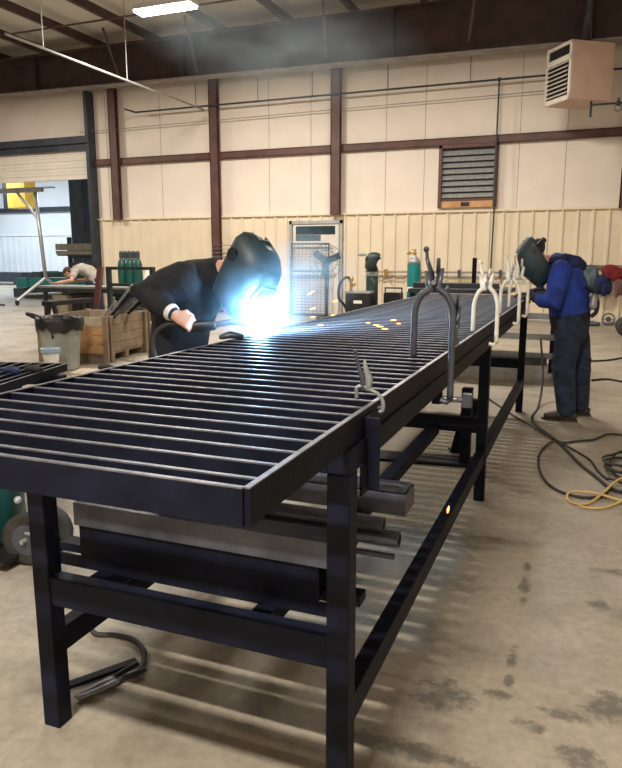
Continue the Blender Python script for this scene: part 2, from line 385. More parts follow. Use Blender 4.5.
# louvred wall vent
t = thing('wall_vent', 'square louvred exhaust vent with brown frame in the back wall', 'vent', (-2.61, YW, 2.5))
w = MB(); a = .64
w.bb(-a, -a+.075, -.13, 0, 0, 1.34); w.bb(a-.075, a, -.13, 0, 0, 1.34); w.bb(-a, a, -.13, 0, 1.27, 1.34); w.bb(-a, a, -.11, 0, .14, .19)
w.build('vent_frame', M_brown, t, .004)
w = MB(); w.bb(-a+.05, a-.05, -.10, 0, 0, .14); w.build('bottom_board', M_wood, t)
w = MB(); w.bb(-.12, .06, -.125, -.095, .03, .11); w.build('latch_box', M_black, t)
MB().bb(-a+.07, a-.07, -.02, 0, .19, 1.27).build('vent_back', M_navy, t)
for i in range(8):
    z = .26+i*.13
    w = MB(); w.box((0, -.06, z), (2*a-.16, .125, .012), rx=math.radians(50)); w.build('louvre', M_galv, t)

# ------------------------------------------------------------------ pipes, heater, lamps
t = thing('ceiling_pipe', 'pale pipe hung from the roof running away from the camera', 'pipe', (-8.9, 4, 4.93))
w = MB(); w.cyl((0, 5.2, 0), (-.1, 11.55, .02), .022); w.build('pipe', M_galv, t, smooth=True)
for yy in (6.1, 8.45):
    MB().cyl((-.05, yy, .0), (-.05, yy, 1.95), .010, seg=8).build('hanger_rod', M_galv, t)
t = thing('gas_pipe', 'thin dark gas pipe along the upper back wall to the heater', 'pipe', (0, 15.72, 5.0))
w = MB(); w.tube([(-11.1, -.45, .07), (-11.1, 0, .07), (-2.0, 0, .07), (5.5, 0, .06)], .022); w.build('pipe', M_navy, t)
for xx in (-9.3, -7.6, -6.2, -4.4, -2.6):
    MB().cyl((xx, 0, .06), (xx, -.02, .62), .008, seg=6).build('hanger_rod', M_navy, t)
MB().tube([(-2.0, 0, .07), (-2.0, 0, -1.05), (-1.98, -.02, -2.5), (-2.0, 0, -4.3)], .018).build('drop_pipe', M_navy, t)
MB().sph((-2.0, 0, .07), .045).build('tee_fitting', M_navy, t)
tag(MB().cyl((-13, 15.86, 4.72), (-.9, 15.86, 4.80), .010, seg=6).build('cable', M_flange), 'thin pale line along the back wall below the gas pipe', 'cable')  # thin grey rod drawn as a line below the gas pipe
# wall rail
t = thing('wall_rail', 'thin dark air line along the ribbed wainscot behind the teal cylinder', 'pipe', (-4.9, 15.82, 1.08))
MB().cyl((0, 0, 0), (4.2, 0, 0), .022).build('pipe', M_flange, t)
MB().cyl((0, 0, -.09), (4.2, 0, -.09), .012).build('lower_pipe', M_flange, t)
for xx in (.5, 1.3, 2.2, 3.1, 3.9): MB().bb(xx-.03, xx+.03, -.03, .1, -.12, .05).build('bracket', M_brass if xx < 1.5 else M_grey, t)

# unit heater hung near the wall (front faces the room's left)
t = thing('unit_heater', 'cream box-shaped gas unit heater hung under the rafter beam', 'heater', (-.42, 14.90, 4.30), math.radians(36))
W, D, H = .92, .80, 1.03   # x extent, y extent, height
w = MB(); w.bb(-W/2+.03, W/2, -D/2, D/2, 0, H); w.build('casing', M_cream, t, .012)
w = MB(); x = -W/2
w.bb(x, x+.035, -D/2, -D/2+.06, 0, H); w.bb(x, x+.035, D/2-.06, D/2, 0, H); w.bb(x, x+.035, -D/2, D/2, 0, .09); w.bb(x, x+.035, -D/2, D/2, .70, .80); w.bb(x, x+.035, -D/2, D/2, .97, H)
w.build('front_frame', M_creaml, t, .006)
MB().bb(x+.028, x+.034, -D/2+.05, D/2-.05, .09, .97).build('dark_opening', M_black, t)
for i in range(8):
    z = .13+i*.077
    MB().box((x-.012, 0, z), (.07, D-.13, .008), ry=math.radians(-35)).build('louvre', M_creaml, t)
w = MB(); w.cyl((.12, 0, H), (.12, 0, 2.62), .085); w.build('flue_pipe', M_grey, t, smooth=True)
for yy in (-.3, .3): MB().cyl((.0, yy, H), (0, yy, 2.4), .008, seg=6).build('hanger_rod', M_navy, t)
w = MB(); w.tube([(.10, -.3, 0), (.10, -.3, -.28)], .022); w.tube([(.10, -.3, -.06), (.5, -.55, -.06), (1.1, -.95, -.05)], .018); w.build('gas_line', M_navy, t)
w = MB(); w.sph((.5, -.55, -.06), .05); w.cyl((.5, -.55, -.06), (.5, -.55, .04), .02); w.ring((.5, -.55, -.14), .06, .008, (.6, 1, 0)); w.build('valve', M_navy, t)

def fixture(label, loc, m, cool=False):
    t = thing('ceiling_light', label, 'light', loc, 0, 'linear high bay lamps')
    w = MB(); w.prism([(-.17, 0), (.17, 0), (.13, .09), (-.13, .09)], 'x', -.60, .60); w.build('housing', M_white2, t)
    MB().bb(-.58, .58, -.14, .14, -.045, -.002).build('diffuser', m, t, .01)
    for s in (-.45, .45): MB().cyl((s, 0, .09), (s, 0, 6.95-loc[2]), .006, seg=6).build('hanger_rod', M_galv, t)
    return t
def lamp(loc, e, col, sx=1.16, sy=.15):
    l = bpy.data.lights.new('lamp_light', 'AREA'); l.shape = 'RECTANGLE'; l.size = sx; l.size_y = sy; l.energy = e; l.color = col; l.spread = PI
    o = bpy.data.objects.new('lamp_light', l); C.objects.link(o); o.location = (loc[0], loc[1], loc[2]-.06); return o
WARM = (1.0, .915, .81); COOL = (.78, .90, 1.0)
LE = 470
for lab, loc, e in [('linear high bay lamp glowing below the roof, the one in view', (-7.35, 11.45, 5.8), LE),
                 ('linear high bay lamp over the near end of the welding table', (-1.05, -2.0, 5.8), LE*1.45),
                 ('linear high bay lamp over the aisle behind the table', (-2.4, 10.6, 5.8), LE*.8),
                 ('linear high bay lamp over the floor left of the table', (-7.35, 3.3, 5.8), LE*.30),
                 ('linear high bay lamp hanging in front of the roll-up door', (-14.2, 11.45, 5.8), LE*.8)]:
    fixture(lab, loc, M_lamp); lamp(loc, e, WARM)
for lab, loc in [('added cool lamp standing in for daylight in the neighbouring bay, nearer its end wall', (-27, 24, 6.2)), ('added cool lamp standing in for daylight in the neighbouring bay, nearer the doorway', (-18.5, 24.5, 6.2))]:
    fixture(lab, loc, M_lampc); lamp(loc, 850, COOL)  # unseen lamps added to give the neighbouring bay its daylight

# ------------------------------------------------------------------ the welding table
LX, RX = -1.465, -.522      # leg centre lines
LY = (1.52, 4.06, 6.63)
t = thing('welding_table', 'long dark steel welding table with six square legs', 'table', (-.99, 4.06, 0))
def lb(*a): return MB().bb(a[0]+.99, a[1]+.99, a[2]-4.06, a[3]-4.06, a[4], a[5])
h = .030
for x in (LX, RX):
    for y in LY: 
        o = lb(x-h, x+h, y-h, y+h, 0, .935).build('leg', M_steel, t, .004)
        pass
for x in (LX, RX): lb(x-h, x+h, LY[0]-h, LY[2]+h, .935, .998).build('top_rail', M_steel, t, .003)
for y in LY: lb(LX+h, RX-h, y-h, y+h, .935, .998).build('top_cross_rail', M_steel, t, .003)
for x in (LX, RX):
    for y0, y1 in ((LY[0], LY[1]), (LY[1], LY[2])): lb(x-.025, x+.025, y0+h, y1-h, .235, .315).build('lower_rail', M_steel, t, .003)
for y in LY: lb(LX+h, RX-h, y-.025, y+.025, .415, .505).build('cross_rail', M_steel, t, .003)
for x in (-1.37, -.80): lb(x-.03, x+.03, LY[0]+.025, LY[1]-.025, .395, .455).build('stock_bearer', M_steel, t, .003)
# small plates with bolts at the near right leg
w = lb(RX+h-.001, RX+h+.006, 1.57, 1.61, .86, .935); w.build('clip_plate', M_steel, t)

# ------------------------------------------------------------------ the barred panel on it
def panel(name, label, loc, rz, wid, n, first, sp, fh, front_gap, long_end, mrail=M_steel, group=None):
    """bars across x, rails along y; z up from 0 to fh"""
    t = thing(name, label, 'steel panel', loc, rz, group)
    for s in (-1, 1):
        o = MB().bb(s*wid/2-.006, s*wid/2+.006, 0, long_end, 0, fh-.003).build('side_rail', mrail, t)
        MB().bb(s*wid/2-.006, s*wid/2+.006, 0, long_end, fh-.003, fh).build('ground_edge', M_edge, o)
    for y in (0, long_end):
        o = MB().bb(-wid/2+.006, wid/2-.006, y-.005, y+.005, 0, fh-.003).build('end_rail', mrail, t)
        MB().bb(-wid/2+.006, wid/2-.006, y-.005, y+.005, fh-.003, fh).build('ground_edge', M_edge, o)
    proto = None
    for i in range(n):
        y = first+i*sp
        if proto is None:
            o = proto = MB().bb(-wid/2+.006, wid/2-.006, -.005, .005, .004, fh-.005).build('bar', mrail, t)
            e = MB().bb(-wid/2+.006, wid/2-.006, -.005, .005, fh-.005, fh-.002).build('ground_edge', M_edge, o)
        else:
            o = copy_tree(proto, t)
        o.location = (0, y, 0)
    return t
PZ = .999
pan = panel('barred_panel', 'long dark steel barred panel lying on the welding table', (-1.01, .985, PZ), 0, 1.006, 68, .055, .0881, .070, .05, 6.05)

# ------------------------------------------------------------------ steel stock on the lower bearers (lies across the table)
ZB = .456
def stock(name, label, x0, x1, y, z, w_, h_, m=M_steel, kind='box', rz=0, cat='steel bar', group='steel stock on the lower bearers'):
    c = V(((x0+x1)/2, y, z)); L = x1-x0
    mb = MB()
    if kind == 'box': mb.bb(-L/2, L/2, -w_/2, w_/2, 0, h_)
    elif kind == 'tube': mb.hollow((-L/2, 0, h_/2), (L/2, 0, h_/2), w_, h_, .006)
    elif kind == 'pipe':
        mb.lathe([(w_/2, 0), (w_/2, L), (w_/2-.006, L), (w_/2-.006, L-.05), (0, L-.05)], (-L/2, 0, w_/2), (1, 0, 0), 20)
    elif kind == 'angle': mb.bb(-L/2, L/2, -w_/2, w_/2, 0, .008); mb.bb(-L/2, L/2, -w_/2, -w_/2+.008, .008, h_)
    elif kind == 'channel': mb.bb(-L/2, L/2, -w_/2, -w_/2+.008, 0, h_); mb.bb(-L/2, L/2, -w_/2+.008, w_/2, 0, .008); mb.bb(-L/2, L/2, -w_/2+.008, w_/2, h_-.008, h_)
    o = mb.build(name, m, None, .002 if kind in ('box',) else 0, smooth=False)
    o.location = c; o.rotation_euler = (0, 0, rz)
    return tag(o, label, cat, group)
stock('angle_iron', 'thin dark angle iron lowest at the front of the stock under the table', -1.62, -.56, 1.69, ZB, .05, .04, M_steel, 'angle')
stock('flat_bar', 'dark flat bar lying just behind the front angle iron under the table', -1.62, -.545, 1.78, ZB, .06, .03)
stock('steel_channel', 'dark steel channel facing front in the middle of the stock stack', -1.46, -.64, 1.70, ZB+.041, .07, .108, M_steel, 'channel')
stock('square_tube', 'dark square tube behind the channel in the stock stack', -1.50, -.60, 1.80, ZB+.031, .08, .09, M_steel, 'tube')
stock('rectangular_tube', 'grey rectangular tube on top of the stock stack under the table front', -1.47, -.57, 1.70, ZB+.150, .09, .075, M_grey, 'tube', cat='steel tube')
stock('flat_plate', 'dark flat plate on top of the stock beside the near right leg', -.98, -.58, 1.80, ZB+.151, .08, .012, M_steel, rz=.02)
stock('wide_plate', 'pale topped steel plate stacked behind the grey rectangular tube', -1.20, -.62, 1.84, ZB+.136, .13, .014, M_lgrey, rz=.02)
stock('steel_pipe', 'uppermost dark pipe sticking out right of the near leg', -1.3, -.585, 2.14, ZB+.075, .05, .05, M_grey, 'pipe', cat='pipe')
stock('steel_pipe', 'thicker grey pipe sticking out right of the near leg', -1.35, -.535, 2.16, ZB+.017, .055, .055, M_grey, 'pipe', cat='pipe')
stock('round_bar', 'thin dark rod sticking out farthest below the pipes', -1.4, -.535, 2.10, ZB, .016, .016, M_grey, 'box')
stock('round_bar', 'thin rod lying low beside the near right leg', -1.45, -.56, 2.235, ZB, .02, .02, M_grey, 'box')
stock('steel_channel', 'long pale topped channel sticking out right behind the near leg', -1.45, -.595, 2.56, ZB, .15, .085, M_grey, 'box')
stock('flat_bar', 'pale ground flat bar lying on the long channel behind the near leg', -1.25, -.605, 2.56, ZB+.086, .12, .010, M_edge)

# ------------------------------------------------------------------ clamps
def c_clamp(name, label, loc, rz, m, span, legl, hand, r, foot=.1, tilt=0):
    """locking C-clamp standing upside down: two prongs down, handles up. x = across the opening"""
    t = thing(name, label, 'clamp', loc, rz, 'locking clamps along the panel edge')
    t.rotation_euler = (tilt, 0, rz)
    H = legl; hw = span/2
    def prong(sg, drop):
        p = [(sg*.010, 0, H+.035), (sg*.022, 0, H+.022), (sg*hw*.72, 0, H), (sg*hw, 0, H-.05), (sg*hw*1.03, 0, H*.45), (sg*hw*1.04, 0, -drop)]
        return MB().tube(catmull(p, 5), r, 8)
    prong(-1, -.008).build('fixed_jaw', m, t, smooth=True)
    o = prong(1, foot).build('moving_jaw', m, t, smooth=True)
    if foot > .03:
        xs = hw*1.04
        MB().tube([(xs, 0, -foot+.005), (xs-.012, 0, -foot-.008), (xs-.035, 0, -foot-.002)], r*.9).build('jaw_tip', m, o)
    # handle bodies
    w = MB(); w.loft([(-.014, 0, H+.02), (-.02, 0, H+.09), (-.012, 0, H+hand*.6), (-.03, 0, H+hand)], [(.016, .010), (.018, .011), (.010, .009), (.007, .006)], (1, 0, 0), 8)
    w.build('handle', m, t, smooth=True)
    w = MB(); w.loft([(.014, 0, H+.03), (.022, 0, H+.10), (.012, 0, H+hand*.6), (.012, 0, H+hand*.98)], [(.012, .009), (.012, .009), (.009, .008), (.007, .006)], (1, 0, 0), 8)
    w.build('lever', m, t, smooth=True)
    w = MB(); w.cyl((-.026, 0, H+hand-.02), (-.032, 0, H+hand+.03), .006, seg=8); w.sph((-.033, 0, H+hand+.032), .011, seg=8); w.build('adjusting_screw', m, t)
    w = MB(); w.cyl((0, -.022, H+.05), (0, .022, H+.05), .009, seg=8); w.build('pivot_pin', M_edge, t)
    return t
GP = PZ+.071
c_clamp('locking_clamp', 'large grey locking clamp gripping the panel edge, second from the camera', (-.513, 2.50, GP), .05, M_grey, .135, .235, .135, .0125, .145)
c_clamp('locking_clamp', 'ivory locking clamp nearest the camera of the three pale ones', (-.460, 3.50, GP), .08, M_ivory, .112, .195, .120, .0105, .05)
c_clamp('locking_clamp', 'ivory locking clamp standing just before the blue jacketed welder', (-.460, 4.65, GP), .08, M_ivory, .115, .20, .150, .011, .05)
c_clamp('locking_clamp', 'ivory locking clamp farthest along the panel edge', (-.460, 5.25, GP), .08, M_ivory, .125, .20, .155, .011, .05)
# screw / pad seen beside the big clamp
t = thing('bar_clamp', 'bright steel screw clamp under the table rail beside the big grey clamp', 'clamp', (-.50, 2.62, .885))
MB().cyl((0, 0, .02), (.09, .0, .02), .011).build('screw', M_edge, t)
w = MB(); w.bb(.085, .12, -.02, .02, -.005, .045); w.build('pad', M_grey, t)
w = MB(); w.bb(-.03, .0, -.02, .02, 0, .055); w.bb(.0, .006, -.012, .012, .0, .05); w.build('clamp_body', M_steel, t)
# short grey clamp between
c_clamp('locking_clamp', 'small dark grey locking clamp between the big grey and the ivory clamp', (-.53, 3.02, GP), .5, M_grey, .035, .06, .15, .008, foot=.0)
# near small clamp with hook over the side rail
t = thing('locking_clamp', 'small worn clamp hooked over the side rail nearest the camera', 'clamp', (-.53, 1.75, GP), .15, 'locking clamps along the panel edge'); t.scale = (.66, .66, .62)
w = MB(); w.tube(catmull([(-.045, 0, .0), (-.045, 0, .045), (-.02, 0, .055), (.02, .0, .035), (.045, .0, .02), (.062, 0, -.01), (.06, 0, -.05), (.035, 0, -.055)], 5), .0085); w.build('fixed_jaw', M_lgrey, t, smooth=True)
w = MB(); w.loft([(-.02, 0, .04), (-.022, 0, .09), (-.04, 0, .14), (-.05, 0, .18)], [(.014, .009), (.012, .009), (.008, .007), (.006, .005)], (1, 0, 0), 8); w.build('handle', M_grey, t, smooth=True)
w = MB(); w.loft([(.0, 0, .04), (.004, 0, .09), (-.012, 0, .14), (-.014, 0, .165)], [(.014, .009), (.016, .010), (.010, .008), (.006, .006)], (1, 0, 0), 8); w.build('lever', M_lgrey, t, smooth=True)
w = MB(); w.cyl((-.05, 0, .17), (-.053, 0, .205), .005, seg=8); w.sph((-.053, 0, .207), .009, seg=8); w.build('adjusting_screw', M_grey, t)
w = MB(); w.cyl((.02, -.02, -.035), (.055, .0, -.035), .007, seg=8); w.build('jaw_tip', M_edge, t)
# stop bracket hanging below the clamp
t = thing('stop_bracket', 'dark bolted angle bracket hanging from the side rail below the near clamp', 'bracket', (-.50, 1.665, .86))
w = MB(); w.bb(0, .008, -.045, .035, 0, .19); w.bb(.008, .042, -.045, -.037, 0, .19); w.build('angle_plate', M_steel, t, .002)
for z in (.05, .13): MB().cyl((.008, -.01, z), (.016, -.01, z), .008, seg=6).build('bolt', M_edge, t)

# ------------------------------------------------------------------ the welding arc, fume and sparks
ARC = V((-1.525, 3.13, 1.105))
tag(MB().sph(ARC, (.032, .03, .03), None, 16).build('welding_arc', M_arc, smooth=True), 'blinding white welding arc on the far edge of the panel', 'arc')
l = bpy.data.lights.new('arc_light', 'POINT'); l.energy = 32; l.color = (.26, .60, 1.0); l.shadow_soft_size = .03
o = bpy.data.objects.new('arc_light', l); C.objects.link(o); o.location = ARC+V((0.02, -.03, .05))
def smoke(label, c, s, m, rot=(0, 0, 0)):
    o = MB().sph((0, 0, 0), 1.0, None, 24).build('welding_smoke', m, smooth=True); o.location = c; o.scale = s; o.rotation_euler = rot
    return tag(o, label, 'smoke', kind='stuff')
smoke('bright bluish fume glowing around the welding arc', (-1.50, 3.12, 1.17), (.36, .40, .34), smoke_mat('arc_fume', 6.5, (.45, .76, 1.0), 5, contrast=(.3, .7), power=2.4))
smoke('thin blue smoke drifting right of the masked welder', (-1.42, 3.4, 1.36), (.36, .5, .27), smoke_mat('arc_haze', 4.6, (.42, .74, 1.0), 4, contrast=(.4, .7), power=1.3))
smoke('grey smoke plume hanging in front of the rafter beam', (-1.85, 4.3, 2.72), (.95, .6, .40), smoke_mat('plume_haze', 1.5, (.60, .82, 1.0), 2.8, contrast=(.35, .7), power=1.2), (0, .15, 0))
smoke('faint grey smoke drifting below the roof left of the plume', (-2.75, 4.6, 3.05), (.45, .5, .25), smoke_mat('drift_haze', 1.3, (.60, .82, 1.0), 2.8, contrast=(.35, .7), power=1.2))
tag(MB().loft([(-1.56, 2.80, PZ+.080), (-1.52, 2.82, PZ+.090), (-1.47, 2.84, PZ+.084)], [(.022, .012), (.028, .018), (.02, .012)], (0, 1, 0), 12).build('rag', M_grey, smooth=True), 'small grey rag on the panel edge below the hand of the black clothed welder', 'rag')
random.seed(3)
SP = [(-1.12, 3.68, 1.082), (-1.05, 3.60, 1.080), (-.95, 3.42, 1.080), (-.98, 3.7, 1.10), (-1.0, 3.5, 1.083), (-.93, 3.62, 1.09), (-1.30, 3.3, 1.14), (-1.36, 3.45, 1.17), (-1.28, 3.55, 1.13), (-1.22, 3.2, 1.11), (-1.33, 3.35, 1.26), (-1.25, 3.5, 1.21)]
for i, p in enumerate(SP):
    d = (V(p)-ARC).normalized()*(.012+.010*random.random())
    tag(MB().tube([V(p)-d, V(p), V(p)+d], [.002, .0042, .002], 6).build('spark', M_spark), 'tiny glowing orange spark flying over the panel bars', 'spark', 'sparks over the panel')
tag(MB().tube([(-.505, 2.90, .335), (-.503, 2.90, .352), (-.500, 2.902, .368)], [.003, .006, .002], 6).build('spark', M_spark), 'single orange spark falling beside the lower right rail', 'spark')

# ------------------------------------------------------------------ people
def hand(mb, wrist, fwd, nrm, thumb, curl=.6, s=1.0):
    """palm + five separate fingers. fwd = direction of fingers, nrm = back-of-hand normal, thumb = thumb side"""
    f = V(fwd).normalized(); n = V(nrm); n = (n-f*n.dot(f)).normalized(); sd = V(thumb); sd = (sd-f*sd.dot(f)-n*sd.dot(n)).normalized(); w0 = V(wrist)
    mb.loft([w0-f*.02, w0+f*.02, w0+f*.055*s, w0+f*.092*s], [(.026*s, .020*s), (.034*s, .017*s), (.041*s, .015*s), (.038*s, .012*s)], sd, 12)
    for i, (off, ln) in enumerate(((.030, .072), (.010, .082), (-.010, .076), (-.029, .060))):
        p = w0+f*.088*s+sd*off*s; d = f.copy(); pts = [p-f*.02]; seg = (.45, .32, .25)
        a = 0; q = p
        pts.append(q)
        for sgm in seg:
            a += curl*(.9 if sgm == .45 else 1.15); d = f*math.cos(a)-n*math.sin(a); q = q+d*ln*s*sgm; pts.append(q)
        mb.loft(pts, [.0095*s, .0098*s, .009*s, .0083*s, .007*s], sd, 8)
    p = w0+f*.03*s+sd*.030*s
    pts = [p-sd*.012, p+sd*.018*s+f*.018*s-n*.008*s, p+sd*.026*s+f*.045*s-n*.022*s*(1+curl), p+sd*.014*s+f*.064*s-n*.034*s*(1+curl)]
    mb.loft(pts, [.014*s, .0125*s, .0105*s, .0085*s], n, 8)
def head(mb, c, f, up, s=1.0):
    """skull, jaw, nose, ears, eyes, mouth; f = face direction"""
    f = V(f).normalized(); u = V(up); u = (u-f*u.dot(f)).normalized(); r = f.cross(u); c = V(c)
    q = Matrix((r, f, u)).transposed().to_quaternion()
    mb.sph(c+u*.03*s-f*.008*s, (.076*s, .096*s, .088*s), q, 20)
    mb.sph(c-u*.045*s+f*.028*s, (.058*s, .066*s, .072*s), q, 16)
    mb.sph(c-u*.098*s+f*.062*s, (.026*s, .022*s, .020*s), q, 10)       # chin
    mb.loft([c+u*.016*s+f*.084*s, c-u*.010*s+f*.099*s, c-u*.026*s+f*.106*s], [.008*s, .012*s, .015*s], r, 8)   # nose
    for sg in (-1, 1):
        mb.sph(c+r*sg*.076*s-f*.006*s-u*.004*s, (.010*s, .022*s, .032*s), q, 8)   # ear
        mb.sph(c+r*sg*.031*s+f*.076*s+u*.006*s, (.014*s, .010*s, .009*s), q, 8)   # eye
        mb.sph(c+r*sg*.030*s+f*.080*s+u*.024*s, (.020*s, .009*s, .006*s), q, 8)   # brow
    mb.sph(c-u*.056*s+f*.088*s, (.024*s, .010*s, .006*s), q, 8); mb.sph(c-u*.068*s+f*.086*s, (.022*s, .010*s, .006*s), q, 8)  # lips
def helmet(parent, c, f, up, m, s=1.0):
    f = V(f).normalized(); u = V(up); u = (u-f*u.dot(f)).normalized(); r = f.cross(u); c = V(c)
    def P(x, y, z): return c+r*x*s+f*y*s+u*z*s
    # shell: U-shaped sections from chin to crown, closed over the top
    rows = [(-.195, .045, .135, .0), (-.17, .085, .150, .0), (-.10, .108, .152, -.01), (-.02, .118, .148, -.03), (.05, .120, .142, -.05), (.095, .112, .120, -.07), (.130, .085, .080, -.075), (.148, .045, .030, -.06), (.152, .012, .0, -.035)]
    mb = MB(); R = []
    n = 20
    for z, wd, fr, bk in rows:
        ring = []
        for k in range(n+1):
            a = PI*(-.08+1.16*k/n) ; 
            ca, sa = math.cos(a), math.sin(a)
            ex = math.copysign(abs(ca)**.75, ca)*wd; ey = bk+(fr-bk)*math.copysign(abs(sa)**.65, sa) if sa >= 0 else bk+sa*.09
            ring.append(mb.bm.verts.new(P(ex, ey, z)))
        R.append(ring)
    for A, B in zip(R, R[1:]):
        for k in range(n): mb.bm.faces.new((A[k], A[k+1], B[k+1], B[k]))
    o = mb.build('welding_helmet', m, parent, smooth=True)
    md = o.modifiers.new('s', 'SOLIDIFY'); md.thickness = .006; md.offset = 1
    w = MB(); q = Matrix((r, f, u)).transposed().to_quaternion(); e = q.to_euler()
    M = Matrix.Translation(P(0, .150, .0)) @ q.to_matrix().to_4x4() @ Matrix.Diagonal((.125*s, .018*s, .085*s, 1)); bmesh.ops.create_cube(w.bm, size=1, matrix=M)
    w.build('visor_frame', M_black, o, .004)
    w = MB(); M = Matrix.Translation(P(0, .158, .0)) @ q.to_matrix().to_4x4() @ Matrix.Diagonal((.098*s, .010*s, .058*s, 1)); bmesh.ops.create_cube(w.bm, size=1, matrix=M)
    w.build('lens', M_lens, o)
    for sg in (-1, 1): MB().cyl(P(sg*.112, -.035, .045), P(sg*.138, -.035, .045), .026*s, seg=14).build('pivot_knob', M_black, o)
    w = MB(); w.tube([P(.098*math.cos(a), -.02+.112*math.sin(a), .05) for a in [PI+PI*k/14 for k in range(15)]], .017*s, 6)
    w.tube([P(.10*math.cos(a), -.03, .045+.112*math.sin(a)) for a in [PI*k/14 for k in range(15)]], .009*s, 6)
    w.sph(P(0, -.135, .05), (.026*s, .02*s, .026*s), q, 10)
    w.build('headband', M_black, o, smooth=True)
    w = MB(); w.sph(P(0, -.035, .052), (.088*s, .098*s, .075*s), q, 18); w.build('skull_cap', M_black, o, smooth=True)
    return o
def boot(parent, ank, toe, m=M_boot):
    a, t_ = V(ank), V(toe); d = (t_-a); d.z = 0; d.normalize(); lat = V((-d.y, d.x, 0))
    heel = a-d*.065; heel.z = .045
    mb = MB()
    mb.loft([heel, V((a.x, a.y, .052)), V((a.x, a.y, .045))+d*.09, V((a.x, a.y, .036))+d*.165], [(.036, .042), (.040, .052), (.045, .042), (.038, .030)], lat, 14)
    mb.loft([V((a.x, a.y, .06))-d*.01, a+V((0, 0, .06))], [(.042, .05), (.047, .052)], lat, 14)
    o = mb.build('boot', m, parent, remesh=.008, smoothit=4)
    w = MB(); w.prism([(0, 0)]*0 or [((heel-d*.035)+lat*.03)[:2], ((heel-d*.035)-lat*.03)[:2], (a+d*.06-lat*.048)[:2], (a+d*.17-lat*.042)[:2], (a+d*.208)[:2], (a+d*.17+lat*.042)[:2], (a+d*.06+lat*.048)[:2]], 'z', .0, .018)
    w.build('sole', M_rubber, o)
    return o

# ---- welder in the blue jacket (faces -x)
B = thing('person', 'person in bright blue hooded jacket, jeans and raised welding hood bending over the table end', 'person', (-.12, 6.5, 0))
off = -V(B.location)
def rel(pts): return [V(p)+off for p in pts]
lat = (0, 1, 0)
sp = [(-.115, 6.52, .90), (-.125, 6.52, 1.02), (-.14, 6.52, 1.17), (-.175, 6.52, 1.29), (-.235, 6.52, 1.375)]
hip = [(-.10, 6.42, .93), (-.09, 6.62, .93)]; kn = [(-.15, 6.41, .49), (-.02, 6.66, .49)]; an = [(-.10, 6.40, .10), (.01, 6.68, .10)]
shl = [(-.215, 6.34, 1.335), (-.215, 6.70, 1.335)]; elb = [(-.265, 6.25, 1.05), (-.30, 6.79, 1.06)]; wri = [(-.43, 6.36, 1.09), (-.49, 6.70, 1.10)]
HC = V((-.445, 6.52, 1.43)); HF = V((-.66, -.06, -.75)); HU = V((-.75, 0, .66))
mb = MB()
mb.loft(rel(sp), [(.155, .10), (.145, .10), (.17, .11), (.175, .105), (.10, .08)], lat)
mb.loft(rel([(-.20, 6.52, 1.34), (-.30, 6.52, 1.42), HC-HU*.07]), [.075, .058, .055], lat, 12)
for h_, k_, a_ in zip(hip, kn, an): mb.loft(rel([h_, V(h_)*.5+V(k_)*.5, k_, V(k_)*.5+V(a_)*.5, a_]), [.070, .066, .052, .048, .038], lat, 12)
for s_, e_, w_ in zip(shl, elb, wri): mb.loft(rel([s_, V(s_)*.5+V(e_)*.5, e_, V(e_)*.5+V(w_)*.5, w_]), [.052, .046, .040, .036, .028], lat, 12)
head(mb, HC+off, HF, HU)
hand(mb, V(wri[0])+off, (-.9, .25, -.05), (0, -.3, 1), (.2, 1, 0), .55)
hand(mb, V(wri[1])+off, (-.9, -.30, -.05), (0, .3, 1), (.2, -1, 0), .55)
mb.build('body', M_skin, B, remesh=.0065, smoothit=2)
mb = MB()
mb.loft(rel([(-.130, 6.52, .945), (-.140, 6.52, 1.03), (-.160, 6.52, 1.17), (-.19, 6.52, 1.29), (-.235, 6.52, 1.375), (-.27, 6.52, 1.40)]), [(.195, .172), (.195, .175), (.21, .170), (.205, .145), (.13, .105), (.095, .08)], lat, 20)
for s_, e_, w_ in zip(shl, elb, wri): mb.loft(rel([V(s_), V(s_)*.5+V(e_)*.5, V(e_), V(e_)*.5+V(w_)*.5, V(w_)+V((.03, 0, 0))]), [.092, .090, .086, .070, .050], lat, 14)
for z in (1.0, 1.08, 1.16): mb.ring(V((-.145, 6.52, z))+off, .182, .012, (.1, 0, 1), 24, 6)
mb.build('jacket', M_blue, B, remesh=.010, smoothit=3)
mb = MB()
mb.loft(rel([(-.30, 6.42, 1.41), (-.20, 6.40, 1.43), (-.10, 6.46, 1.40), (-.065, 6.52, 1.36), (-.10, 6.58, 1.40), (-.20, 6.64, 1.43), (-.30, 6.62, 1.41)]), [.032, .042, .05, .055, .05, .042, .032], (0, 0, 1), 12)
mb.loft(rel([(-.13, 6.42, 1.38), (-.10, 6.52, 1.33), (-.13, 6.62, 1.38)]), [.05, .06, .05], (0, 0, 1), 12)
mb.build('hood', M_dblue, B, remesh=.010, smoothit=4)
mb = MB(); mb.loft(rel([(-.122, 6.52, .855), (-.125, 6.52, .90), (-.13, 6.52, .96)]), [(.190, .165), (.192, .172), (.192, .172)], lat, 20); mb.build('shirt_hem', M_bcloth, B, remesh=.010, smoothit=2)
mb = MB()
mb.loft(rel([(-.112, 6.52, .80), (-.112, 6.52, .90), (-.115, 6.52, .94)]), [(.182, .155), (.182, .160), (.172, .152)], lat, 18)
for h_, k_, a_ in zip(hip, kn, an): mb.loft(rel([V(h_)-V((.02, 0, .05)), V(h_)*.5+V(k_)*.5, k_, V(k_)*.5+V(a_)*.5, V(a_)+V((0, 0, .0))]), [.120, .114, .102, .092, .082], lat, 14)
for k_ in kn:
    for dz in (-.04, .05): mb.ring(V(k_)+off+V((0, 0, dz)), .102, .009, (.2, .1, 1), 16, 6)
mb.build('jeans', M_jean, B, remesh=.010, smoothit=3)
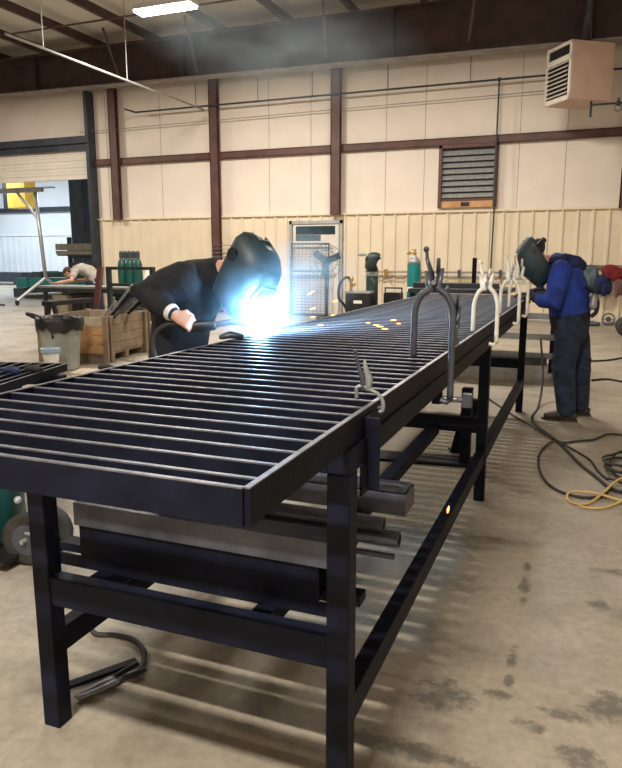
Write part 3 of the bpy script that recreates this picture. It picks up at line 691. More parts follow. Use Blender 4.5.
boot(B, V(an[0])+off, V((-.35, 6.40, .03))+off); boot(B, V(an[1])+off, V((-.25, 6.68, .03))+off)
for w_, fd, th, nm in ((wri[0], (-.9, .25, -.05), (.2, 1, 0), (0, -.3, 1)), (wri[1], (-.9, -.30, -.05), (.2, -1, 0), (0, .3, 1))):
    mb = MB(); d = V(fd).normalized(); mb.loft([V(w_)+off-d*.13, V(w_)+off-d*.06, V(w_)+off+d*.01], [.066, .060, .042], nm, 12, False); hand(mb, V(w_)+off, fd, nm, th, .55, 1.13)
    mb.build('glove', M_glove, B, remesh=.0065, smoothit=1)
helmet(B, HC+off+HU.normalized()*.0, HF, HU, M_helm, 1.14)
w = MB(); w.loft(rel([(.055, 6.42, 1.02), (.06, 6.44, 1.10)]), [(.05, .035), (.048, .03)], lat, 12); w.build('pouch', M_lgrey, B, smooth=True)
w = MB(); w.tube(rel(catmull([(.045, 6.44, .93), (.085, 6.44, .97), (.09, 6.44, 1.06), (.05, 6.44, 1.15), (.0, 6.40, 1.18)], 5)), .018); w.build('pouch_strap', M_black, B, smooth=True)

# ---- welder in black (faces +x)
A = thing('person', 'person in black work clothes and welding helmet leaning over the glowing arc', 'person', (-2.14, 3.3, 0))
off = -V(A.location)
lat = (0, 1, 0)
sp = [(-2.13, 3.32, .93), (-2.10, 3.32, 1.06), (-2.03, 3.30, 1.22), (-1.94, 3.27, 1.31), (-1.84, 3.26, 1.36)]
hip = [(-2.14, 3.22, .92), (-2.14, 3.42, .92)]; kn = [(-2.09, 3.20, .50), (-2.10, 3.46, .50)]; an = [(-2.16, 3.19, .10), (-2.17, 3.47, .10)]
shl = [(-1.93, 3.10, 1.33), (-1.865, 3.44, 1.33)]; elb = [(-2.135, 3.03, 1.255), (-1.80, 3.60, 1.10)]; wri = [(-1.925, 2.97, 1.165), (-1.66, 3.42, 1.13)]
HC = V((-1.635, 3.24, 1.375)); HF = V((.66, -.28, -.72)); HU = V((.70, -.05, .70))
mb = MB()
mb.loft(rel(sp), [(.155, .10), (.145, .10), (.17, .11), (.175, .105), (.10, .08)], lat)
mb.loft(rel([(-1.86, 3.26, 1.33), (-1.77, 3.255, 1.37), HC-HU*.05-HF*.02]), [.075, .062, .058], lat, 12)
for h_, k_, a_ in zip(hip, kn, an): mb.loft(rel([h_, V(h_)*.5+V(k_)*.5, k_, V(k_)*.5+V(a_)*.5, a_]), [.070, .066, .052, .048, .038], lat, 12)
for s_, e_, w_ in zip(shl, elb, wri): mb.loft(rel([s_, V(s_)*.5+V(e_)*.5, e_, V(e_)*.5+V(w_)*.5, w_]), [.052, .046, .040, .036, .028], lat, 12)
head(mb, HC+off, HF, HU)
HD = (.80, .10, -.42); HN = (.35, -.60, .70)
hand(mb, V(wri[0])+off, HD, (.30, -.75, .55), (.3, .5, .8), .75)
hand(mb, V(wri[1])+off, (.75, -.6, -.15), (.1, .3, 1), (.3, -.8, .2), .6)
mb.build('body', M_skin, A, remesh=.0065, smoothit=2)
mb = MB()
mb.loft(rel([(-2.135, 3.32, .88), (-2.10, 3.32, 1.06), (-2.03, 3.30, 1.22), (-1.935, 3.27, 1.31), (-1.85, 3.26, 1.35)]), [(.190, .150), (.190, .155), (.21, .165), (.205, .145), (.12, .095)], lat, 20)
for s_, e_, w_ in zip(shl, elb, wri): mb.loft(rel([V(s_), V(s_)*.5+V(e_)*.5, V(e_), V(e_)*.5+V(w_)*.5, V(w_)-(V(w_)-V(e_)).normalized()*.02]), [.098, .092, .084, .066, .047], lat, 14)
for s_, e_ in zip(shl, elb):
    for f_ in (.55, .75): mb.ring(V(s_)*(1-f_)+V(e_)*f_+off, .074, .010, V(e_)-V(s_), 16, 6)
mb.build('shirt', M_bcloth, A, remesh=.010, smoothit=3)
mb = MB()
mb.loft(rel([(-2.14, 3.32, .80), (-2.135, 3.32, .90), (-2.125, 3.32, .96)]), [(.170, .130), (.170, .135), (.165, .125)], lat, 18)
for h_, k_, a_ in zip(hip, kn, an): mb.loft(rel([V(h_)-V((0, 0, .05)), V(h_)*.5+V(k_)*.5, k_, V(k_)*.5+V(a_)*.5, V(a_)]), [.105, .095, .080, .076, .070], lat, 14)
mb.build('trousers', M_bcloth, A, remesh=.010, smoothit=3)
boot(A, V(an[0])+off, V((-1.9, 3.18, .03))+off); boot(A, V(an[1])+off, V((-1.9, 3.49, .03))+off)
w = MB(); d = (V(wri[0])-V(elb[0])).normalized(); w.loft([V(wri[0])+off-d*.02, V(wri[0])+off-d*.010, V(wri[0])+off+d*.004], [.046, .045, .040], (0, 0, 1), 14, False); w.build('cuff', M_cuff, A, smooth=True)
mb = MB(); hand(mb, V(wri[1])+off, (.75, -.6, -.15), (.1, .3, 1), (.3, -.8, .2), .6, 1.15); d = V((.75, -.6, -.15)).normalized(); mb.loft([V(wri[1])+off-d*.07, V(wri[1])+off], [.055, .042], (0, 0, 1), 12, False)
mb.build('glove', M_glove, A, remesh=.0065, smoothit=1)
helmet(A, HC+off, HF, HU, M_helm, 1.10)

# ---- person bending over the far bench
D_ = thing('person', 'person in grey shirt bending head down over the far workbench', 'person', (-10.05, 12.35, 0))
off = -V(D_.location)
sp = [(-9.95, 12.35, .92), (-9.98, 12.35, 1.02), (-10.10, 12.33, 1.12), (-10.27, 12.30, 1.17), (-10.38, 12.28, 1.16)]
hip = [(-9.97, 12.25, .92), (-9.97, 12.45, .92)]; kn = [(-10.02, 12.24, .49), (-9.95, 12.47, .49)]; an = [(-9.96, 12.24, .10), (-9.90, 12.48, .10)]
shl = [(-10.28, 12.12, 1.12), (-10.28, 12.48, 1.12)]; elb = [(-10.18, 11.86, .93), (-10.40, 12.62, .93)]; wri = [(-10.42, 11.72, .885), (-10.60, 12.42, .885)]
HC = V((-10.56, 12.22, 1.075)); HF = V((-.55, -.25, -.80)); HU = V((-.80, -.1, .58))
mb = MB()
mb.loft(rel(sp), [(.155, .10), (.145, .10), (.17, .11), (.175, .105), (.10, .08)], lat)
mb.loft(rel([(-10.33, 12.28, 1.16), (-10.46, 12.25, 1.13), HC-HU*.05]), [.075, .058, .055], lat, 12)
for h_, k_, a_ in zip(hip, kn, an): mb.loft(rel([h_, V(h_)*.5+V(k_)*.5, k_, V(k_)*.5+V(a_)*.5, a_]), [.070, .066, .052, .048, .038], lat, 12)
for s_, e_, w_ in zip(shl, elb, wri): mb.loft(rel([s_, V(s_)*.5+V(e_)*.5, e_, V(e_)*.5+V(w_)*.5, w_]), [.052, .046, .040, .036, .028], lat, 12)
head(mb, HC+off, HF, HU)
hand(mb, V(wri[0])+off, (-1, -.1, -.05), (0, 0, 1), (0, 1, 0), .3); hand(mb, V(wri[1])+off, (-1, -.2, -.05), (0, 0, 1), (0, -1, 0), .3)
mb.build('body', M_skin, D_, remesh=.0075, smoothit=2)
mb = MB(); mb.loft(rel([(-9.95, 12.35, .86)]+sp[1:]), [(.178, .13), (.172, .13), (.19, .135), (.19, .125), (.12, .09)], lat, 18)
for s_, e_ in zip(shl, elb): mb.loft(rel([s_, V(s_)*.4+V(e_)*.6]), [.08, .066], lat, 12)
mb.build('shirt', M_gshirt, D_, remesh=.011, smoothit=3)
mb = MB(); mb.loft(rel([(-9.95, 12.35, .80), (-9.95, 12.35, .93)]), [(.168, .13), (.165, .13)], lat, 16)
for h_, k_, a_ in zip(hip, kn, an): mb.loft(rel([V(h_)-V((0, 0, .05)), V(h_)*.5+V(k_)*.5, k_, V(k_)*.5+V(a_)*.5, a_]), [.105, .095, .08, .076, .07], lat, 12)
mb.build('trousers', M_jean, D_, remesh=.011, smoothit=3)
boot(D_, V(an[0])+off, V((-10.3, 12.24, 0))+off); boot(D_, V(an[1])+off, V((-10.3, 12.48, 0))+off)
f_ = HF.normalized(); u_ = (HU-f_*HU.dot(f_)).normalized(); r_ = f_.cross(u_); q_ = Matrix((r_, f_, u_)).transposed().to_quaternion()
w = MB(); w.sph(HC+off+u_*.045-f_*.022, (.086, .100, .090), q_, 18); w.sph(HC+off-f_*.06, (.075, .055, .085), q_, 14); w.build('hair', M_hair, D_, remesh=.009, smoothit=2)

# ------------------------------------------------------------------ welding guns, cables
t = thing('welding_gun', 'black welding gun in the hand of the black clothed welder', 'welding gun', (-1.86, 3.0, 1.10))
w = MB(); w.loft([(-.02, .0, -.005), (.05, .02, .0), (.12, .05, .005)], [(.020, .026), (.024, .030), (.022, .027)], (0, 1, 0), 12); w.build('grip', M_black, t, smooth=True)
w = MB(); w.tube(catmull([(.12, .05, .005), (.20, .08, .02), (.26, .11, .015), (.30, .12, .0)], 5), [.016]*16); w.build('neck', M_grey, t, smooth=True)
w = MB(); w.cyl((.288, .118, .006), (.318, .126, -.004), .019, .014); w.build('nozzle', M_brass, t)
w = MB(); w.bar((.06, .02, -.018), (.10, .04, -.028), .008, .02); w.build('trigger', M_black, t)
w = MB(); w.tube(catmull([(-.02, 0, -.005), (-.09, -.02, .01), (-.16, -.03, -.03), (-.19, -.03, -.12), (-.16, .0, -.3), (-.2, .1, -.7), (-.3, .15, -1.05), (-.6, .1, -1.085), (-1.2, .3, -1.085)], 7), .013); w.build('hose', M_rubber, t, smooth=True)
def cable(name, label, pts, r, m, cat='cable', k=8, group=None):
    return tag(MB().tube(catmull(pts, k), r, 8).build(name, m, smooth=True), label, cat, group)
cable('welding_cable', 'grey cable running from the blue jacketed welder across the floor to the coil', [(-.42, 7.6, .6), (-.36, 7.3, .25), (-.36, 6.9, .02), (-.385, 6.35, .014), (-.30, 6.0, .014), (-.156, 5.64, .014), (-.05, 5.3, .014), (.04, 5.0, .014), (.14, 4.75, .014), (.23, 4.52, .014), (.33, 4.50, .014), (.45, 4.6, .014)], .011, M_rubber)
cable('welding_cable', 'thin dark cable looping in a wide arc on the concrete floor', [(.6, 6.1, .012), (.40, 6.0, .012), (.24, 5.98, .012), (.13, 5.76, .012), (.03, 5.68, .012), (-.08, 5.58, .012), (-.16, 5.52, .03), (-.22, 5.38, .012), (-.245, 5.1, .012), (-.215, 4.75, .012), (-.15, 4.49, .012), (-.06, 4.35, .012), (.05, 4.30, .012), (.15, 4.34, .012), (.2, 4.46, .012), (.225, 4.52, .03)], .009, M_rubber)
cable('welding_cable', 'straight thin cable slanting from under the table to the coil', [(-1.0, 7.4, .012), (-.55, 6.4, .012), (-.38, 6.08, .012), (-.20, 5.66, .032), (.0, 5.36, .012), (.10, 5.15, .012), (.15, 4.9, .012), (.2, 4.75, .012), (.235, 4.68, .03), (.35, 4.5, .04)], .008, M_rubber)
random.seed(11)
cp = []
for i in range(40):
    a = i*.52; R = .16+.03*math.sin(i*1.7)
    cp.append((.37+R*1.05*math.cos(a), 5.0+R*1.7*math.sin(a)+.02*math.sin(i), .014+.0022*i))
cable('cable_coil', 'dark cable coiled in a loose heap on the floor at the frame edge', cp, .009, M_rubber, k=5)
cable('extension_cord', 'pale yellow cord looped on the floor beside the dark coil', [(.50, 5.0, .10), (.36, 4.75, .06), (.26, 4.6, .05), (.17, 4.36, .03), (.10, 4.22, .01), (.03, 4.17, .01), (-.02, 4.22, .01), (-.02, 4.30, .03), (.06, 4.35, .03), (.16, 4.34, .03), (.27, 4.33, .01), (.40, 4.3, .01)], .008, M_cordy, cat='cord')
cable('extension_cord', 'second pale yellow cord running along the floor under the loop', [(.45, 4.62, .01), (.30, 4.36, .01), (.20, 4.19, .01), (.12, 4.13, .01), (.04, 4.14, .01)], .007, M_cordy, cat='cord')
cable('welding_cable', 'dark cable lying across the floor behind the blue jacketed welder', [(.12, 8.6, .012), (.3, 8.75, .012), (.55, 8.6, .012), (.9, 8.8, .012)], .013, M_rubber)
cable('welding_cable', 'dark cable curving on the floor below the hanging jackets', [(.1, 10.2, .012), (.35, 10.4, .012), (.6, 10.9, .012), (.62, 11.4, .012), (.9, 11.6, .012)], .013, M_rubber)
cable('ground_cable', 'dark ground cable curving over the floor under the table front', [(-1.95, 2.3, .012), (-1.80, 2.08, .012), (-1.69, 1.97, .012), (-1.60, 1.985, .012), (-1.52, 1.985, .012), (-1.44, 1.94, .012), (-1.385, 1.86, .012), (-1.375, 1.80, .014), (-1.40, 1.765, .02)], .010, M_rubber)
t = thing('ground_clamp', 'bright jawed ground clamp lying on the floor by the near left leg', 'clamp', (-1.43, 1.72, 0), math.radians(-113))
w = MB(); w.loft([(-.03, .012, .016), (.03, .014, .016), (.11, .008, .02)], [(.012, .008), (.014, .008), (.010, .007)], (0, 1, 0), 8); w.build('jaw', M_edge, t, smooth=True)
w = MB(); w.loft([(-.03, -.012, .016), (.03, -.016, .014), (.11, -.008, .016)], [(.012, .008), (.014, .008), (.010, .007)], (0, 1, 0), 8); w.build('jaw', M_edge, t, smooth=True)
for s in (-1, 1):
    w = MB(); w.loft([(-.03, s*.012, .018), (-.09, s*.022, .018), (-.13, s*.024, .018)], [.009, .010, .009], (0, 1, 0), 8); w.build('handle', M_black, t, smooth=True)
t = stock('flat_bar', 'short black flat bar on the floor beside the ground clamp', -.13, .13, 0, 0, .035, .012, M_steel, group=None)
t.location = (-1.495, 1.77, 0); t.rotation_euler = (0, 0, math.radians(58))

# ------------------------------------------------------------------ gas cylinder cart at the left edge
t = thing('gas_cylinder', 'green gas cylinder at the left edge behind the table leg', 'gas cylinder', (-2.70, 2.45, .06))
w = MB(); w.lathe([(.15, 0), (.165, .02), (.165, .50), (.13, .58), (.05, .62), (.05, .65)]); w.build('body', M_gdark, t, smooth=True)
MB().lathe([(.03, .65), (.03, .70), (0, .705)]).build('valve', M_brass, t)
t = thing('cylinder_cart', 'small two wheeled cylinder cart beside the green gas cylinder', 'cart', (-2.62, 2.42, 0))
MB().bb(-.2, .2, -.18, .18, .035, .058).build('base_plate', M_black, t)
for s in (.05, .17):
    o = MB().lathe([(.11, -.02), (.128, -.018), (.13, 0), (.128, .018), (.11, .02)], (.24, s-.10, .13), (.25, -1, 0), 28).build('wheel', M_rubber, t, smooth=True)
    MB().lathe([(.0, -.024), (.075, -.024), (.08, .0), (.075, .024), (0, .024)], (.24, s-.10, .13), (.25, -1, 0), 20).build('hub', M_grey, o)
w = MB(); w.cyl((.24, -.10, .13), (.24, .11, .13), .012, seg=8); w.cyl((.1, -.05, .16), (.33, -.08, .17), .008, seg=8); w.build('axle', M_galv, t)
w = MB(); w.tube(catmull([(.19, .1, .05), (.19, .1, .5), (.20, .1, .80)], 4), .013); w.build('handle_frame', M_grey, t)
MB().sph((.22, -.08, .33), .018).build('knob', M_galv, t)

# ------------------------------------------------------------------ second barred panel left of the table, on trestles
sp2 = panel('barred_panel', 'smaller barred panel propped level at the left edge of the frame', (-3.42, 2.62, .70), math.radians(14), .9, 9, .07, .085, .05, .05, .80, M_steel)
sp2.rotation_euler = (0, 0, math.radians(104)); sp2.location = (-3.06, 3.16, .70)
for lab, y in (('black trestle under the left edge panel, its nearer support', 3.02), ('black trestle under the left edge panel, its farther support', 3.40)):
    t = thing('trestle', lab, 'trestle', (-3.50, y-.06, 0), math.radians(14), 'trestles under the left edge panel')
    MB().bb(-.45, .45, -.03, .03, .64, .70).build('top_beam', M_steel, t)
    for sx_ in (-.38, .38):
        for sy_ in (-.14, .14): MB().bar((sx_, sy_*.15, .64), (sx_, sy_, 0.01), .04, .03).build('leg', M_steel, t)
tag(MB().loft([(-3.16, 3.24, .768), (-3.12, 3.26, .772), (-3.07, 3.25, .765)], [(.03, .018), (.035, .02), (.025, .014)], (0, 1, 0), 12).build('glove', M_glove, smooth=True), 'black leather glove dropped on the left edge panel', 'glove')
tag(MB().loft([(-3.24, 3.14, .768), (-3.19, 3.16, .772), (-3.14, 3.14, .765)], [(.03, .018), (.036, .02), (.025, .014)], (0, 1, 0), 12).build('rag', M_dblue, smooth=True), 'dark blue rag bundled on the left edge panel', 'rag')

# ------------------------------------------------------------------ trash can, pail, crate
t = thing('trash_can', 'grey trash can with black liner beside the wooden crate', 'trash can', (-6.28, 7.05, 0)); t.scale = (.86, .86, 1.0)
w = MB(); w.lathe([(.23, 0), (.245, .01), (.30, .60), (.315, .61), (.315, .64), (.29, .64), (.24, .03), (0, .02)], seg=32); w.build('bin_body', M_can, t, smooth=False)
w = MB(); n = 40; R = []
random.seed(5)
for r, z in ((.27, .45), (.285, .655), (.33, .665), (.345, .62), (.34, .53)):
    R.append([w.bm.verts.new(((r+random.uniform(-.015, .022))*math.cos(2*PI*k_/n), (r+random.uniform(-.015, .022))*math.sin(2*PI*k_/n), z+(random.uniform(-.05, .04) if z < .6 else random.uniform(0, .03)))) for k_ in range(n)])
for a_, b_ in zip(R, R[1:]):
    for k_ in range(n): w.bm.faces.new((a_[k_], a_[(k_+1) % n], b_[(k_+1) % n], b_[k_]))
w.bm.faces.new(R[0]); w.build('bin_liner', M_black, t, smooth=True)
w = MB(); w.loft([(-.30, -.1, .66), (-.40, -.12, .69), (-.50, -.12, .71)], [.04, .035, .025], (0, 0, 1), 10); w.build('liner_knot', M_black, t, smooth=True); w = MB(); w.loft([(.25, -.2, .66), (.34, -.16, .68), (.38, -.05, .66)], [.03, .04, .03], (0, 0, 1), 10); w.build('liner_fold', M_black, t, smooth=True)
t = thing('plastic_pail', 'milky plastic pail with blue rim in front of the trash can', 'pail', (-6.00, 6.55, 0))
w = MB(); w.lathe([(.055, 0), (.06, .01), (.105, .31), (.10, .31), (.055, .015), (0, .015)]); w.build('pail_body', M_pail, t, smooth=True)
w = MB(); w.lathe([(.108, .29), (.116, .30), (.116, .35), (.105, .355), (.10, .33)]); w.build('rim', M_pailb, t)
w = MB(); w.sph((.0, 0, .30), (.085, .085, .03)); w.build('rag_inside', M_black, t)
w = MB(); w.tube([(.11*math.cos(a), .11*math.sin(a)-.10*math.sin(a/1), .33+.0*a) for a in [PI+PI*k_/10 for k_ in range(11)]], .005); w.build('bail', M_galv, t)
w = MB(); w.box((0, 0, .006), (.62, .42, .012)); w.box((.22, .08, .02), (.30, .30, .008), ry=-.05)
o = tag(w.build('cardboard_sheet', M_card), 'flattened pale cardboard on the floor between the pail and the panel', 'cardboard'); o.location = (-5.68, 7.02, 0); o.rotation_euler = (0, 0, .3)
tag(MB().loft([(-5.72, 7.10, .05), (-5.63, 7.15, .055), (-5.54, 7.17, .045)], [(.045, .035), (.055, .04), (.04, .025)], (0, 1, 0), 12).build('glove', M_black, smooth=True), 'black glove lying on the flattened cardboard', 'glove')

t = thing('wooden_crate', 'open wooden crate filled with steel offcuts', 'crate', (-6.06, 7.66, 0), math.radians(8))
CW, CD, CH = .95, 1.18, .63    # x to the left, y to the back
def boards(face):
    for i in range(4):
        z0 = .13+i*.126; 
        w = MB()
        if face == 'front': w.bb(-CW, 0, -.012, .012, z0, z0+.120)
        elif face == 'back': w.bb(-CW, 0, CD-.012, CD+.012, z0, z0+.120)
        elif face == 'right': w.bb(-.012, .012, .013, CD-.013, z0, z0+.120)
        else: w.bb(-CW-.012, -CW+.012, .013, CD-.013, z0, z0+.120)
        w.build('side_board', M_woodg if face in ('right', 'left') else (M_wood if i < 3 else M_card), t, .003)
for f_ in ('front', 'back', 'right', 'left'): boards(f_)
for x, y, ww in ((.03, -.035, .07), (-CW-.03, -.035, .07), (.03, CD+.035, .07), (-CW-.03, CD+.035, .07)): MB().bb(x-ww/2, x+ww/2, y-.022, y+.022, 0, CH+.01).build('corner_post', M_woodg, t, .003)
for x in (.035,): 
    for y in (.10, CD-.06): MB().bb(x-.02, x+.02, y-.04, y+.04, 0, CH).build('batten', M_woodg, t, .003)
MB().bb(-CW, 0, 0, CD, .10, .13).build('crate_floor', M_woodg, t)
for y in (.08, CD/2, CD-.08): MB().bb(-CW, .0, y-.045, y+.045, 0, .10).build('skid', M_woodg, t)
random.seed(21)
base = V((-6.06, 7.66, 0)); rc = Matrix.Rotation(math.radians(8), 3, 'Z')
labs = ['long bright flat bar leaning out of the crate, foremost', 'grey square tube leaning over the crate side', 'dark steel bar leaning steeply out of the crate', 'grey angle bar leaning low out of the crate', 'pale tube leaning farthest right out of the crate', 'short dark bar leaning in the crate corner', 'grey flat bar leaning behind the foremost one', 'dark tube leaning at the back of the crate', 'thin grey rod leaning out of the crate']
for i, lb_ in enumerate(labs):
    p0 = base+rc @ V((-.50-.02*i, .12+.10*i, .16)); p1 = base+rc @ V((.10+.09*((i*3) % 4), .16+.105*i, .84+.07*((i*5) % 4)))
    tag(MB().bar(p0, p1, .035+.01*(i % 3), .02+.008*(i % 2)).build('steel_offcut', [M_lgrey, M_grey, M_steel][i % 3]), lb_, 'steel offcut', 'offcuts leaning in the crate')

# ------------------------------------------------------------------ workbench and things around it
t = thing('workbench', 'long grey topped workbench the far person leans on', 'workbench', (-9.1, 11.6, 0))
MB().bb(-1.45, 1.6, -.35, .35, .80, .84).build('bench_top', M_lgrey, t, .004)
MB().bb(-1.40, 1.55, -.33, .33, .72, .80).build('apron', M_navy, t)
for x in (-1.3, 0, 1.45):
    for y in (-.28, .28): MB().bb(x-.035, x+.035, y-.035, y+.035, 0, .72).build('leg', M_navy, t)
MB().bb(-1.3, 1.45, -.28, .28, .20, .23).build('lower_shelf', M_navy, t)
MB().bb(-.05, 1.4, .22, .25, .23, .72).build('back_panel', M_slate, t)
for i, (x, hh, m, lb_) in enumerate([(-1.05, .40, M_card, 'tan cardboard box on the lower bench shelf'), (-.55, .44, M_black, 'black box on the lower bench shelf'), (.75, .35, M_slate, 'slate blue box on the lower bench shelf')]):
    w = MB(); w.bb(-.19, .19, -.16, .16, 0, hh); w.bb(-.195, .195, -.165, .165, hh, hh+.02)
    o = tag(w.build('storage_box', m, None, .006), lb_, 'box'); o.location = (-9.1+x, 11.6, .231)
t = thing('water_jug', 'pale blue plastic jug on the lower bench shelf', 'jug', (-8.80, 11.45, .231))
MB().lathe([(.09, 0), (.10, .02), (.10, .26), (.05, .33), (.03, .35), (.03, .38)]).build('jug_body', M_pailb, t, smooth=True)
MB().lathe([(.035, .38), (.035, .41), (0, .412)]).build('cap', M_white2, t)
o = tag(MB().bb(-.05, .05, -.04, .04, 0, 1.25).build('steel_post', M_brown), 'reddish-brown steel bar leaning against the workbench front', 'steel bar'); o.location = (-8.95, 11.0, .0); o.rotation_euler = (math.radians(-7), math.radians(5), 0)
# black trestle behind the trash can
t = thing('trestle', 'black A-shaped trestle standing behind the trash can', 'trestle', (-7.80, 9.0, 0))
MB().bb(-.1, .1, -.5, .5, .68, .75).build('top_beam', M_black, t)
for y in (-.4, .4):
    for s in (-1, 1): MB().bar((s*.04, y, .70), (s*.22, y, .01), .06, .05, (0, 1, 0)).build('leg', M_black, t)
    MB().bar((-.15, y, .28), (.15, y, .28), .05, .05).build('spreader', M_black, t)
# upright steel rack between bench and crate
t = thing('bar_rack', 'dark upright steel rack with crossbars behind the crate', 'rack', (-7.05, 9.55, 0))
for x in (-.36, .50): MB().bb(x-.035, x+.035, -.035, .035, 0, 1.27).build('post', M_navy, t)
for z in (.55, .95, 1.22): MB().bb(-.325, .465, -.025, .025, z, z+.05).build('crossbar', M_navy, t)
for x in (-.36, .50): MB().bb(x-.035, x+.035, -.35, .35, 0.0, .06).build('foot', M_navy, t)
# green cylinders by the wall
proto = None
for i, (x, y, lb_) in enumerate([(-10.62, 14.2, 'leftmost dark green gas cylinder in the front row by the wall'), (-10.38, 14.2, 'middle dark green gas cylinder in the front row by the wall'), (-10.14, 14.2, 'rightmost dark green gas cylinder in the front row by the wall'), (-10.72, 14.5, 'left dark green gas cylinder of the two in the rear row'), (-10.476, 14.5, 'right dark green gas cylinder of the two in the rear row')]):
    if proto is None:
        proto = o = thing('gas_cylinder', lb_, 'gas cylinder', (x, y, 0), 0, 'dark green gas cylinders by the wall')
        MB().lathe([(.085, 0), (.10, .02), (.10, 1.22), (.08, 1.30), (.045, 1.36), (.045, 1.40)]).build('body', M_gdark, o, smooth=True)
        MB().lathe([(.05, 1.39), (.052, 1.52), (.035, 1.56), (0, 1.565)]).build('valve_cap', M_navy, o)
    else: o = dup(proto, lb_, (x, y, 0))
tag(MB().lathe([(.09, 0), (.10, .02), (.10, .95), (.04, 1.10), (.04, 1.16), (0, 1.165)], (-9.92, 14.25, 0)).build('gas_cylinder', M_white2, smooth=True), 'slim white gas cylinder right of the dark green ones', 'gas cylinder')
# dark barred panel leaning on the wall behind the black welder
pl = panel('barred_panel', 'dark barred panel leaning upright against the wall behind the welder', (-8.45, 15.55, 0), 0, .95, 17, .10, .095, .03, .03, 1.72, M_steel)
pl.rotation_euler = (math.radians(83), 0, 0)

# ------------------------------------------------------------------ by the side door: mesh screen, fan, cart, cylinder
t = thing('mesh_panel', 'grey wire mesh panel standing against the side door', 'mesh panel', (-6.30, 15.72, 0)); t.rotation_euler = (math.radians(-3.0), 0, 0)
w = MB(); w.bb(-.50, -.47, -.015, .015, 0, 1.75); w.bb(.47, .50, -.015, .015, 0, 1.75); w.bb(-.5, .5, -.015, .015, 1.72, 1.75); w.bb(-.5, .5, -.015, .015, 0, .03); w.bb(-.5, .3, -.02, .02, 1.05, 1.10)
w.build('frame', M_navy, t)
w = MB()
for i in range(24): w.cyl((-.48, 0, .05+i*.072), (.48, 0, .05+i*.072), .005, seg=5)
for i in range(9): w.cyl((-.40+i*.10, 0, .02), (-.40+i*.10, 0, 1.73), .004, seg=5)
w.build('wire_mesh', M_grey, t)
t = thing('pedestal_fan', 'dark pedestal fan standing in front of the side door', 'fan', (-5.62, 15.1, 0), math.radians(20))
MB().lathe([(.24, 0), (.24, .02), (.20, .04), (.03, .06), (.03, .08)]).build('base', M_black, t)
MB().cyl((0, 0, .06), (0, 0, 1.25), .024).build('pole', M_black, t)
w = MB(); w.loft([(0, .10, 1.32), (0, -.06, 1.32)], [.10, .10], (1, 0, 0), 16); w.bb(-.03, .03, -.03, .03, 1.2, 1.35); w.build('motor', M_black, t, smooth=True)
w = MB()
for R_, y in ((.38, -.10), (.38, -.20), (.25, -.22), (.12, -.23), (.25, -.06)): w.ring((0, y, 1.32), R_, .006, (0, 1, 0), 32, 6)
for k_ in range(20):
    a = 2*PI*k_/20; w.tube([(0.05*math.cos(a), -.235, 1.32+.05*math.sin(a)), (.30*math.cos(a), -.215, 1.32+.30*math.sin(a)), (.38*math.cos(a), -.15, 1.32+.38*math.sin(a)), (.30*math.cos(a), -.07, 1.32+.3*math.sin(a)), (.09*math.cos(a), -.03, 1.32+.09*math.sin(a))], .003, 5)
w.build('cage', M_navy, t)
for k_ in range(3):
    a = 2*PI*k_/3+.4; w = MB()
    M = Matrix.Translation((0, -.14, 1.32)) @ Matrix.Rotation(-a, 4, 'Y') @ Matrix.Translation((.19, 0, 0)) @ Matrix.Rotation(.5, 4, 'X') @ Matrix.Diagonal((.30, .006, .17, 1)); bmesh.ops.create_cube(w.bm, size=1, matrix=M)
    w.build('blade', M_grey, t, .04)
t = thing('welding_cart', 'welding machine cart with black box and curved handles before the wall', 'welding cart', (-4.28, 13.6, 0))
MB().bb(-.33, .33, -.35, .35, .14, .18).build('deck', M_black, t)
w = MB(); w.bb(-.26, .26, -.30, .10, .18, .70); w.build('welder_box', M_black, t, .02)
w = MB(); w.bb(-.27, .27, -.31, .11, .70, .74); w.build('box_lid', M_lgrey, t, .006)
w = MB(); w.bb(-.08, .10, -.305, -.30, .50, .56); w.build('name_plate', M_white2, t)
for s in (-.34, .34):
    w = MB(); w.tube(catmull([(s, .25, .18), (s*1.02, -.1, .45), (s*1.15, -.3, .60), (s*1.10, -.32, .85), (s*.85, -.25, 1.0), (s*.6, -.1, 1.0)], 6), .028); w.build('curved_handle', M_black, t, smooth=True)
for x in (-.3, .3):
    for y in (-.28, .28):
        MB().lathe([(.03, -.025), (.07, -.025), (.075, 0), (.07, .025), (.03, .025)], (x, y, .075), (1, 0, 0), 18).build('wheel', M_rubber, t, smooth=True)
w = MB(); w.cyl((-.20, -.1, .74), (-.20, -.1, .98), .03); w.sph((-.20, -.12, .98), (.06, .04, .06)); w.sph((-.14, -.12, .88), (.04, .03, .05)); w.build('regulator', M_brass, t, smooth=True)
t = thing('gas_cylinder', 'dark green gas cylinder standing on the welding cart', 'gas cylinder', (-4.14, 13.85, .181))
MB().lathe([(.11, 0), (.125, .02), (.125, .98), (.10, 1.06), (.05, 1.11), (.05, 1.14)]).build('body', M_dgreen, t, smooth=True)
MB().lathe([(.128, .86), (.128, .94)]).build('label_band', M_lgrey, t)
HM = thing('spare_helmet', 'dark welding helmet with pale visor hung on the cart cylinder', 'helmet', (-4.08, 13.72, 1.36))
helmet(HM, (0, 0, 0), (-.75, -.55, .1), (.1, 0, 1), M_helm, 1.0); HM.children[0].name = 'helmet_shell'
w = MB(); w.box((-.20, -.12, .10), (.14, .10, .05), rz=.6); w.build('flip_visor', M_lgrey, HM)

